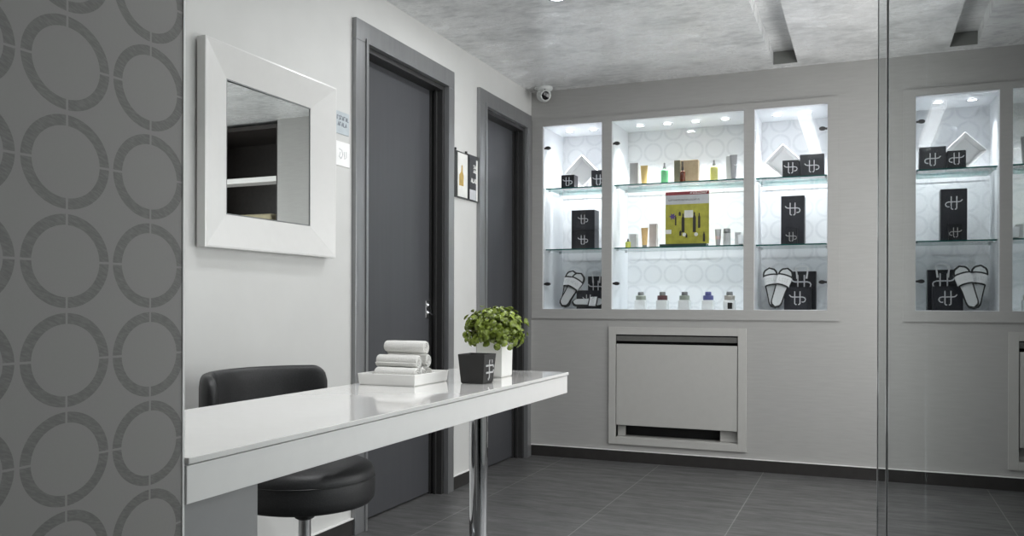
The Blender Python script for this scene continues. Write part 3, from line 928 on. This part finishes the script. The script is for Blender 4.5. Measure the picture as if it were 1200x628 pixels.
# ------------------------------------------------------------------ black pot
def tapered(w0, w1, h, wall=0.0035, depth=0.01):
    bm = bm_new()
    def rg(w, z): return [bm.verts.new((-w, -w, z)), bm.verts.new((w, -w, z)), bm.verts.new((w, w, z)), bm.verts.new((-w, w, z))]
    R = [rg(w0 / 2 - 0.003, 0), rg(w0 / 2, 0.003), rg(w1 / 2, h), rg(w1 / 2 - wall, h), rg(w1 / 2 - wall - (w1 - w0) / 2 * depth / h, h - depth)]
    for A, B in zip(R, R[1:]):
        for i in range(4): bm.faces.new((A[i], A[(i + 1) % 4], B[(i + 1) % 4], B[i]))
    bm.faces.new(R[0][::-1]); bm.faces.new(R[-1])
    return bm
t = thing('black_pot', 'small tapered black square pot with pale emblem, in front of the plant', 'pot', (0.967, -2.945, DZ), 0.0)
obj('pot_body', tapered(0.074, 0.088, 0.088, depth=0.07), M['pot'], t, bevel=0.002)
# emblem, turned on its side, on the right-hand face
tl = 0.007 / 0.088
obj('logo', logo_bm(((0.0412, 0.0, 0.044), (0, 0, 1), (0, -1, 0), (1, 0, -tl)), 0.058, 0.09), M['grey_ink'], t)

# ------------------------------------------------------------------ plant in white planter
t = thing('potted_plant', 'bushy round green plant in a white square planter on the desk', 'plant', (0.922, -2.71, DZ))
pl = obj('planter', tapered(0.088, 0.092, 0.115, depth=0.02), M['planter'], t, bevel=0.002)
obj('soil', box(-0.042, 0.042, -0.042, 0.042, 0.088, 0.098, 0.004), M['soil'], pl)
rn = random.Random(11)
bm = bm_new(); bs = bm_new()
CF = Vector((0, 0, 0.151))
for k in range(600):
    # direction on a squashed ball
    zz = rn.uniform(-0.62, 1.0); a = rn.uniform(0, 2 * PI)
    d = Vector((math.sqrt(1 - zz * zz) * math.cos(a), math.sqrt(1 - zz * zz) * math.sin(a), zz))
    rad = rn.uniform(0.55, 1.0) if rn.random() < 0.4 else rn.uniform(0.80, 1.10)
    if rn.random() < 0.06: rad = 1.2
    p = CF + Vector((d.x * 0.092, d.y * 0.092, d.z * 0.072)) * rad
    if p.z < 0.104 and math.hypot(p.x, p.y) < 0.05: continue
    n = (d + Vector((rn.uniform(-1, 1), rn.uniform(-1, 1), rn.uniform(-0.3, 1.0))) * 0.75).normalized()
    q = n.to_track_quat('Z', 'Y').to_matrix() @ Matrix.Rotation(rn.uniform(0, 2 * PI), 3, 'Z')
    L_ = rn.uniform(0.008, 0.0135); W_ = L_ * rn.uniform(0.72, 0.9)
    c0 = bm.verts.new(p + q @ Vector((0, 0, -0.0022)))
    rim = []
    for j in range(9):
        b = 2 * PI * j / 9
        rim.append(bm.verts.new(p + q @ Vector((W_ * math.cos(b), L_ * math.sin(b), 0.0018 * math.cos(2 * b) + 0.001))))
    for j in range(9): bm.faces.new((c0, rim[j], rim[(j + 1) % 9]))
    if k % 7 == 0:
        add_tube(bs, [(d.x * 0.02, d.y * 0.02, 0.095), tuple(CF * 0.5 + p * 0.5), tuple(p)], [0.0022, 0.0016, 0.001], 5)
obj('stems', bs, M['stem'], t, smooth='auto')
fo = obj('foliage', bm, M['leafm'], t, smooth=True)
md = fo.modifiers.new('thick', 'SOLIDIFY'); md.thickness = 0.0007

# ------------------------------------------------------------------ products in the niches
FRY = lambda x, y, z: ((x, y, z), (1, 0, 0), (0, 0, 1), (0, -1, 0))

def carton(label, x0, x1, y, z, h, depth, mat, name='carton', cat='box', group=None, logo=None, logo_mat='silver_ink', lid=False, ls=None):
    t = thing(name, label, cat, ((x0 + x1) / 2, y + depth / 2, z), 0, group)
    w = (x1 - x0) / 2
    if lid:
        hl = h * 0.3
        obj('box_base', box(-w + 0.002, w - 0.002, -depth / 2 + 0.002, depth / 2 - 0.002, 0.0, h - hl, 0.001), M[mat], t)
        obj('box_lid', box(-w, w, -depth / 2, depth / 2, h - hl, h, 0.001), M[mat], t)
    else:
        obj('box_body', box(-w, w, -depth / 2, depth / 2, 0.0, h, 0.0012), M[mat], t)
        bm = bm_new()
        add_box(bm, -w * 0.96, w * 0.96, -depth / 2 * 0.96, depth / 2 * 0.96, h, h + 0.0008)
        obj('box_flap', bm, M[mat], t)
    if logo:
        for zc in logo:
            f = zc if lid is False else zc
            yy = -depth / 2 + (0.002 if (lid and zc < h * 0.7) else 0.0)
            obj('logo', logo_bm(FRY(0, yy, f), ls or min(w * 1.25, h * 0.55)), M[logo_mat], t)
    return t

def tube_bottle(label, x, y, z, h, w, mat, cap, group=None, band=None):
    """cosmetic tube standing on its cap: round at the cap, flat crimp on top"""
    t = thing('cosmetic_tube', label, 'tube', (x, y, z), 0, group)
    bm = bm_new(); N = 28
    rows = []
    ch = h * 0.14
    for k in range(9):
        f = k / 8
        zz = ch + (h - ch) * f
        rx = w / 2 * (0.72 + 0.28 * f); ry = w / 2 * 0.72 * (1 - f) + 0.0022
        rows.append([bm.verts.new((rx * math.cos(2 * PI * i / N), ry * math.sin(2 * PI * i / N), zz)) for i in range(N)])
    for A, B in zip(rows, rows[1:]):
        for i in range(N): bm.faces.new((A[i], A[(i + 1) % N], B[(i + 1) % N], B[i]))
    bm.faces.new(rows[0][::-1]); bm.faces.new(rows[-1])
    obj('tube_body', bm, M[mat], t, smooth='auto')
    obj('cap', lathe([(0, 0), (w * 0.30, 0), (w * 0.31, 0.001), (w * 0.33, ch), (0, ch)], 24), M[cap], t, smooth='auto')
    if band:
        bm = bm_new()
        rws = []
        for f in (0.30, 0.52):
            zz = ch + (h - ch) * f
            rx = w / 2 * (0.72 + 0.28 * f) + 0.0006; ry = w / 2 * 0.72 * (1 - f) + 0.0029
            rws.append([bm.verts.new((rx * math.cos(2 * PI * i / N), ry * math.sin(2 * PI * i / N), zz)) for i in range(N)])
        for i in range(N): bm.faces.new((rws[0][i], rws[0][(i + 1) % N], rws[1][(i + 1) % N], rws[1][i]))
        obj('label_band', bm, M[band], t, smooth=True)
    return t

def pump_bottle(label, x, y, z, h, w, mat, cap, neck=0.25, lab=None, group=None, name='bottle'):
    t = thing(name, label, 'bottle', (x, y, z), 0, group)
    hb = h * (1 - neck)
    r = w / 2
    obj('bottle_body', lathe([(0, 0), (r * 0.94, 0), (r, 0.003), (r, hb * 0.82), (r * 0.94, hb * 0.90), (r * 0.6, hb * 0.97), (r * 0.36, hb), (0, hb)], 28), M[mat], t, smooth='auto')
    obj('collar', lathe([(0, hb), (r * 0.42, hb), (r * 0.42, hb + h * neck * 0.35), (0, hb + h * neck * 0.35)], 20), M[cap], t, smooth='auto')
    bm = lathe([(0, hb + h * neck * 0.35), (r * 0.24, hb + h * neck * 0.35), (r * 0.26, h * 0.985), (r * 0.2, h), (0, h)], 18)
    obj('dropper', bm, M[cap], t, smooth='auto')
    if lab:
        obj('label', lathe([(r + 0.0003, hb * 0.25), (r + 0.0008, hb * 0.26), (r + 0.0008, hb * 0.66), (r + 0.0003, hb * 0.67)], 28), M[lab], t, smooth=True)
    return t

# ---- middle niche, upper shelf
Z = SHZ[1][0]; YF, YB = 0.10, 0.15
g1 = 'beauty products on the upper shelf of the middle niche'
carton('tall flat grey carton at the left end of the middle niche upper shelf', 0.6297, 0.6853, YB, Z, 0.152, 0.045, 'carton_grey', group=g1)
tube_bottle('golden yellow tube standing on its cap beside the tall grey carton', 0.7307, 0.13, Z, 0.128, 0.050, 'tube_gold', 'tube_gold', g1)
pump_bottle('green bottle with a grey top on the middle niche upper shelf', 0.8627, 0.13, Z, 0.138, 0.048, 'liquid_green', 'cap_grey', 0.28, group=g1)
carton('narrow dark olive carton left of the amber dropper bottle', 0.9157, 0.9540, 0.17, Z, 0.156, 0.05, 'carton_olive', group=g1)
carton('brown carton standing behind the amber dropper bottle', 0.9527, 1.0647, 0.19, Z, 0.156, 0.05, 'carton_brown', group=g1)
pump_bottle('small amber dropper bottle with a dark top, before the brown carton', 0.9842, 0.10, Z, 0.134, 0.036, 'amber', 'cap_dark', 0.42, group=g1)
pump_bottle('pale yellow bottle with a grey top, right of the brown carton', 1.1750, 0.13, Z, 0.136, 0.048, 'liquid_yellow', 'cap_grey', 0.26, group=g1)
carton('pale grey carton behind the grey tube at right end of upper shelf', 1.2429, 1.2925, 0.17, Z, 0.165, 0.045, 'carton_pale', group=g1)
tube_bottle('dark grey tube standing at the right end of the upper shelf', 1.2967, 0.11, Z, 0.158, 0.046, 'tube_grey', 'tube_grey', g1)

# ---- middle niche, lower shelf
Z = SHZ[1][1]
g2 = 'beauty products on the lower shelf of the middle niche'
pump_bottle('tiny lime yellow bottle with a dark cap at left of lower shelf', 0.6331, 0.10, Z, 0.060, 0.036, 'liquid_lime', 'cap_dark', 0.3, group=g2)
carton('low grey carton behind the tiny lime yellow bottle', 0.6216, 0.6706, 0.17, Z, 0.096, 0.045, 'carton_pale', group=g2)
tube_bottle('orange tube standing on its cap on the middle niche lower shelf', 0.7346, 0.13, Z, 0.130, 0.046, 'tube_orange', 'cap_grey', g2)
carton('tall grey pink carton right of the orange tube', 0.7547, 0.8023, 0.17, Z, 0.158, 0.045, 'carton_pink', group=g2)
tube_bottle('grey tube standing directly right of the yellow poster', 1.1986, 0.14, Z, 0.108, 0.040, 'tube_grey', 'tube_grey', g2, 'band_pink')
t = thing('canister', 'smooth pale grey canister between two tubes on lower shelf', 'canister', (1.2516, 0.15, Z), 0, g2)
r = 0.0225
obj('canister_body', lathe([(0, 0), (r * 0.97, 0), (r, 0.002), (r, 0.080), (0, 0.080)], 28), M['carton_pale'], t, smooth='auto')
obj('canister_cap', lathe([(0, 0.081), (r * 0.98, 0.081), (r * 0.98, 0.106), (r * 0.9, 0.110), (0, 0.110)], 28), M['cap_grey'], t, smooth='auto')
carton('pale grey low carton at the right end of the lower shelf', 1.2963, 1.3301, 0.18, Z, 0.088, 0.04, 'carton_pale', group=g2)
tube_bottle('small white tube at the right end of the lower shelf', 1.3419, 0.11, Z, 0.068, 0.040, 'tube_white', 'cap_grey', g2)

# poster display card
YP = 0.085
px0, px1 = 0.8791, 1.1514
t = thing('display_card', 'yellow printed display card with red top on the middle niche shelf', 'poster', ((px0 + px1) / 2, YP, Z))
w = (px1 - px0) / 2; hh = 0.330
obj('stand', box(-w - 0.030, w - 0.012, -0.035, 0.055, 0.0, 0.016, 0.002), M['poster_green'], t)
cd = obj('card', box(-w, w, 0.0, 0.012, 0.016, 0.016 + hh, 0.001), M['poster_yellow'], t)
def rect(bm, u0, u1, v0, v1, y=-0.0008, th=0.0008): add_box(bm, u0, u1, y, y + th, v0, v1)
z0 = 0.016
bm = bm_new(); rect(bm, -w, w, z0 + hh * 0.935, z0 + hh); obj('red_band', bm, M['poster_red'], t)
bm = bm_new(); rect(bm, -w, w, z0 + hh * 0.76, z0 + hh * 0.935); obj('grey_band', bm, M['poster_grey'], t)
fr = FRY(0, -0.0008, 0)
bm = bm_new(); scribble(bm, fr, (z0 + hh * 0.953,), 0.02, w - 0.012, 0.010, rnd, 0.003); obj('title_lettering', bm, M['poster_white'], t)
bm = bm_new(); scribble(bm, fr, (z0 + hh * 0.83,), -w * 0.85, w * 0.6, 0.008, rnd, 0.0018); obj('small_lettering', bm, M['poster_ink'], t)
bm = bm_new(); rect(bm, -w * 0.12, w * 0.28, z0 + hh * 0.50, z0 + hh * 0.64); obj('printed_label', bm, M['poster_white'], t)
bm = bm_new(); rect(bm, -w * 0.98, -w * 0.72, z0 + hh * 0.20, z0 + hh * 0.28); obj('printed_label', bm, M['poster_white'], t)
for u in (-0.12, 0.42):
    obj('printed_dot', prism([(w * u + 0.012 * math.cos(a), z0 + hh * 0.18 + 0.012 * math.sin(a)) for a in [2 * PI * k / 12 for k in range(12)]], 0.0008, FRY(0, 0, 0)), M['poster_white'], t)
for (u, v0, v1, ww) in ((-0.18, 0.22, 0.58, 0.07), (0.34, 0.22, 0.60, 0.07), (-0.52, 0.36, 0.56, 0.035), (0.56, 0.30, 0.58, 0.05), (0.78, 0.04, 0.22, 0.05), (-0.33, 0.54, 0.62, 0.05), (-0.02, 0.12, 0.2, 0.04), (-0.30, 0.16, 0.26, 0.05)):
    h1 = z0 + hh * v0; h2 = z0 + hh * v1; c = w * u; d = w * ww
    obj('printed_bottle', prism([(c - d, h1), (c + d, h1), (c + d, h2 - (h2 - h1) * 0.25), (c + d * 0.45, h2 - (h2 - h1) * 0.15), (c + d * 0.45, h2), (c - d * 0.45, h2), (c - d * 0.45, h2 - (h2 - h1) * 0.15), (c - d, h2 - (h2 - h1) * 0.25)], 0.0008, FRY(0, 0, 0)), M['poster_ink'], t)
bm = bm_new()
pts = []
for k in range(12):
    a = 2 * PI * k / 12; rr = 0.024 if k % 2 == 0 else 0.012
    pts.append((-w * 0.66 + rr * math.cos(a), z0 + hh * 0.53 + rr * math.sin(a)))
add_prism(bm, pts, 0.0010, FRY(0, 0, 0))
obj('flower_print', bm, M['poster_violet'], t)

# ---- middle niche, bottom: five jars
jars = [(0.7185, 'lab_green', 'pale grey green', 'leftmost'), (0.8583, 'lab_red', 'dark red', 'second from left'), (0.9987, 'lab_green', 'pale grey green', 'middle'), (1.1463, 'lab_blue', 'blue', 'second from right'), (1.2765, 'lab_beige', 'beige grey', 'rightmost')]
for k, (xj, lab, cname, where) in enumerate(jars):
    YJ = 0.10
    t = thing('cream_jar', 'small cream jar with %s band, %s of five on the niche floor' % (cname, where), 'jar', (xj, YJ, NZ0 + 0.0002), 0, 'cream jars on the floor of the middle niche')
    s = 0.0365
    obj('jar_base', box(-s * 0.94, s * 0.94, -s * 0.94, s * 0.94, 0.0, 0.060, 0.004, 3), M['jar_white'], t, smooth='auto')
    obj('label_band', lathe([(0, 0.060), (s * 0.86, 0.060), (s * 0.88, 0.062), (s * 0.88, 0.086), (s * 0.8, 0.089), (0, 0.089)], 28), M[lab], t, smooth='auto')
    obj('jar_cap', lathe([(0, 0.089), (s * 0.52, 0.089), (s * 0.54, 0.091), (s * 0.52, 0.108), (s * 0.46, 0.112), (0, 0.112)], 24), M['cap_grey'] if lab != 'lab_blue' else M['lab_blue'], t, smooth='auto')

# ---- diamond frames
def diamond(label, x, y, z, half, group):
    t = thing('picture_frame', label, 'frame', (x, y, z), 0, group)
    bm = bm_new()
    def rg(hf, yy): return [bm.verts.new((0, yy, half - hf)), bm.verts.new((hf, yy, half)), bm.verts.new((0, yy, half + hf)), bm.verts.new((-hf, yy, half))]
    R = [rg(half, 0.05), rg(half, 0.0), rg(half * 0.97, -0.001), rg(half * 0.72, 0.026), rg(half * 0.72, 0.040)]
    for A, B in zip(R, R[1:]):
        for i in range(4): bm.faces.new((A[i], A[(i + 1) % 4], B[(i + 1) % 4], B[i]))
    bm.faces.new(R[0])
    obj('frame_moulding', bm, M['white_diamond'], t)
    bm = bm_new()
    v = rg(half * 0.72, 0.034); bm.faces.new(v)
    v2 = rg(half * 0.72, 0.039); bm.faces.new(v2[::-1])
    for i in range(4): bm.faces.new((v[i], v[(i + 1) % 4], v2[(i + 1) % 4], v2[i]))
    obj('frame_panel', bm, M['white_diamond'], t)
    return t
gd = 'white diamond frames on the upper niche shelves'
diamond('white square frame standing on one corner in the left niche', 0.2875, 0.19, SHZ[0][0] + 0.0005, 0.118, gd)
diamond('white square frame standing on one corner in the right niche', 1.5821, 0.19, SHZ[2][0] + 0.0005, 0.112, gd)

# ---- black boxes
gb = 'black emblem boxes in the display niches'
Z = SHZ[0][0]
carton('small black emblem box left of the diamond frame in left niche', 0.1827, 0.2732, 0.08, Z, 0.088, 0.08, 'box_black', 'gift_box', group=gb, logo=[0.046], ls=0.058)
carton('larger charcoal emblem box right of diamond frame in left niche', 0.3844, 0.4831, 0.10, Z, 0.112, 0.09, 'box_charcoal', 'gift_box', group=gb, logo=[0.05], ls=0.07)
Z = SHZ[0][1]
xa, xb = 0.2487, 0.4077
carton('charcoal emblem box, lower of two stacked on left niche lower shelf', xa, xb, 0.10, Z, 0.128, 0.10, 'box_black', 'gift_box', group=gb, logo=[0.062], ls=0.062)
carton('charcoal emblem box, upper of two stacked on left niche lower shelf', xa, xb, 0.10, Z + 0.129, 0.128, 0.10, 'box_charcoal', 'gift_box', group=gb, logo=[0.068], ls=0.062)
Z = SHZ[2][0]
carton('small black emblem box before the diamond frame in right niche', 1.5891, 1.6840, 0.07, Z, 0.100, 0.08, 'box_black', 'gift_box', group=gb, logo=[0.056], ls=0.068)
carton('larger charcoal emblem box right of diamond frame in right niche', 1.6865, 1.8242, 0.09, Z, 0.132, 0.10, 'box_charcoal', 'gift_box', group=gb, logo=[0.062], ls=0.074)
Z = SHZ[2][1]
carton('tall black emblem box on the right niche lower shelf', 1.5765, 1.7116, 0.13, Z, 0.296, 0.10, 'box_charcoal', 'gift_box', group=gb, logo=[0.218], ls=0.078)
carton('tiny black emblem box standing before the tall box in right niche', 1.6062, 1.6753, 0.07, Z, 0.094, 0.05, 'box_black', 'gift_box', group=gb, logo=[0.046], logo_mat='grey_ink', ls=0.056)

def paper_bag(label, x0, x1, y, z, h, depth, zl, ls):
    t = thing('paper_bag', label, 'bag', ((x0 + x1) / 2, y + depth / 2, z), 0, 'black paper bags on the niche floors')
    w = (x1 - x0) / 2; d = depth / 2
    bm = bm_new()
    def rg(w, d, zz): return [bm.verts.new((-w, -d, zz)), bm.verts.new((w, -d, zz)), bm.verts.new((w, d, zz)), bm.verts.new((-w, d, zz))]
    R = [rg(w, d, 0), rg(w, d, h), rg(w - 0.0015, d - 0.0015, h), rg(w - 0.0015, d - 0.0015, 0.002)]
    for A, B in zip(R, R[1:]):
        for i in range(4): bm.faces.new((A[i], A[(i + 1) % 4], B[(i + 1) % 4], B[i]))
    bm.faces.new(R[0][::-1]); bm.faces.new(R[-1])
    # side gusset folds
    for s in (-1, 1):
        add_prism(bm, [(-d, 0.0), (d, 0.0), (0, 0.03)], 0.0006 * s, ((s * w, 0, 0), (0, 1, 0), (0, 0, 1), (1, 0, 0)))
    obj('bag_body', bm, M['bag_black'], t)
    for yy in (-d - 0.001, d + 0.001):
        bm = bm_new()
        pts = [(-w * 0.40, yy, h - 0.045), (-w * 0.44, yy, h - 0.015), (-w * 0.52, yy, h + 0.022)]
        add_tube(bm, pts, [0.006, 0.005, 0.0038], 8)
        pts = [(w * 0.30, yy, h - 0.045), (w * 0.36, yy, h - 0.015), (w * 0.40, yy, h + 0.022)]
        add_tube(bm, pts, [0.006, 0.005, 0.0038], 8)
        arc = [(-w * 0.52, yy, h + 0.022), (-w * 0.4, yy, h + 0.030), (0, yy, h + 0.034), (w * 0.3, yy, h + 0.030), (w * 0.40, yy, h + 0.022)]
        add_tube(bm, arc, 0.0018, 6)
        obj('handle', bm, M['ribbon'], t, smooth='auto')
    obj('logo', logo_bm(FRY(-w * 0.1, -d, zl), ls), M['silver_ink'], t)
    return t
Z = NZ0 + 0.0022
paper_bag('black paper bag with white handles in the left niche bottom', 0.3108, 0.4337, 0.27, Z, 0.219, 0.09, 0.145, 0.095)
carton('charcoal emblem box before the paper bag in the left niche', 0.2582, 0.4276, 0.18, Z, 0.122, 0.07, 'box_charcoal', 'gift_box', group=gb, logo=[0.062], ls=0.072)
paper_bag('black paper bag with white handles in the right niche bottom', 1.6158, 1.7704, 0.26, Z, 0.236, 0.09, 0.165, 0.105)
carton('charcoal emblem box before the paper bag in the right niche', 1.5920, 1.7482, 0.17, Z, 0.138, 0.075, 'box_charcoal', 'gift_box', group=gb, logo=[0.072], ls=0.085)

# ---- slippers
def sole_outline(Ls, N=40):
    """footprint outline, heel at v=0, toe at v=Ls"""
    pts = []
    wid = lambda f: Ls * (0.125 + 0.052 * f * f * (3 - 2 * f))
    n = N // 2
    right, left = [], []
    for i in range(n + 1):
        f = i / n
        e = 1.0
        if f < 0.14: e = math.sqrt(max(0, 1 - ((0.14 - f) / 0.14) ** 2))
        if f > 0.80: e = math.sqrt(max(0, 1 - ((f - 0.80) / 0.20) ** 2))
        wv = wid(f) * e
        waist = -0.012 * Ls * math.exp(-((f - 0.42) / 0.16) ** 2)
        right.append((max(wv + waist, 0.0), f * Ls)); left.append((-max(wv + 0.3 * waist, 0.0), f * Ls))
    return right + left[-2:0:-1]
def make_slipper(label, loc, rot, Ls=0.235, group='white slippers on the niche floors'):
    t = thing('slipper', label, 'slipper', loc, 0, group)
    t.rotation_euler = rot
    o1 = sole_outline(Ls)
    cx = lambda pts, k: [(p[0] * k, Ls / 2 + (p[1] - Ls / 2) * (1 - (1 - k) * 0.42)) for p in pts]
    # local frame: u = x, v = z (length, heel down), thickness along +y (back), foot side faces -y
    fr = ((0, 0, 0), (1, 0, 0), (0, 0, 1), (0, 1, 0))
    obj('sole', prism(o1, 0.016, fr), M['sole_black'], t)
    obj('insole', prism(cx(o1, 0.80), -0.003, fr), M['felt'], t)
    # strap: arched band across the fore part, facing -y
    bm = bm_new(); be = bm_new()
    def band(bm, f0, f1, lift, thick, k=1.0):
        rows = []
        for j in range(5):
            f = f0 + (f1 - f0) * j / 4
            ww = Ls * (0.125 + 0.052 * f * f * (3 - 2 * f)) * 1.0 * k
            row = []
            for i in range(17):
                a = PI * i / 16
                xx = -ww * math.cos(a)
                yy = -lift * math.sin(a) ** 0.6
                zz = f * Ls + 0.028 * Ls * math.sin(a)
                row.append((xx, yy, zz))
            rows.append(row)
        A = [[bm.verts.new(p) for p in r] for r in rows]
        B = [[bm.verts.new((p[0], p[1] - thick, p[2])) for p in r] for r in rows]
        for G in (A, B):
            for j in range(4):
                for i in range(16): bm.faces.new((G[j][i], G[j][i + 1], G[j + 1][i + 1], G[j + 1][i]))
        for j in (0, 4):
            for i in range(16): bm.faces.new((A[j][i], A[j][i + 1], B[j][i + 1], B[j][i]))
        for i in (0, 16):
            for j in range(4): bm.faces.new((A[j][i], A[j + 1][i], B[j + 1][i], B[j][i]))
    band(bm, 0.53, 0.77, 0.018, 0.003)
    obj('strap', bm, M['slip_white'], t, smooth='auto')
    band(be, 0.510, 0.545, 0.0185, 0.0036, 1.005); band(be, 0.755, 0.790, 0.0185, 0.0036, 1.005)
    obj('strap_trim', be, M['sole_black'], t, smooth='auto')
    bm = bm_new()
    scribble(bm, ((0, -0.0215, Ls * 0.672), (1, 0, 0), (0, 0, 1), (0, -1, 0)), (-0.008,), -0.026, 0.024, 0.018, rnd, 0.0022)
    obj('strap_print', bm, M['carton_pale'], t)
    return t
Z = NZ0 + 0.0022
tilt = math.radians(-12)
SL = 0.258
make_slipper('white slipper with black trim leaning in front in the right niche', (1.5467, 0.05, Z + 0.012), (tilt, math.radians(17), 0), SL)
make_slipper('white slipper with black trim leaning behind the front one, right niche', (1.5445, 0.105, Z + 0.010), (tilt, math.radians(-9), 0), SL)
make_slipper('white slipper with black trim leaning in front in the left niche', (0.1956, 0.055, Z + 0.016), (tilt, math.radians(29), 0), SL)
make_slipper('white slipper with black trim leaning behind the front one, left niche', (0.1911, 0.125, Z + 0.010), (tilt, math.radians(10), 0), SL)
lying = make_slipper('white slipper with black trim lying tipped over on the left niche floor', (0.2601, 0.078, Z + 0.046), (0, 0, 0), 0.215)
lying.rotation_euler = (Matrix.Rotation(math.radians(6), 3, 'Z') @ Matrix.Rotation(math.radians(50), 3, 'X') @ Matrix(((0, 0, 1), (-1, 0, 0), (0, -1, 0)))).to_euler()
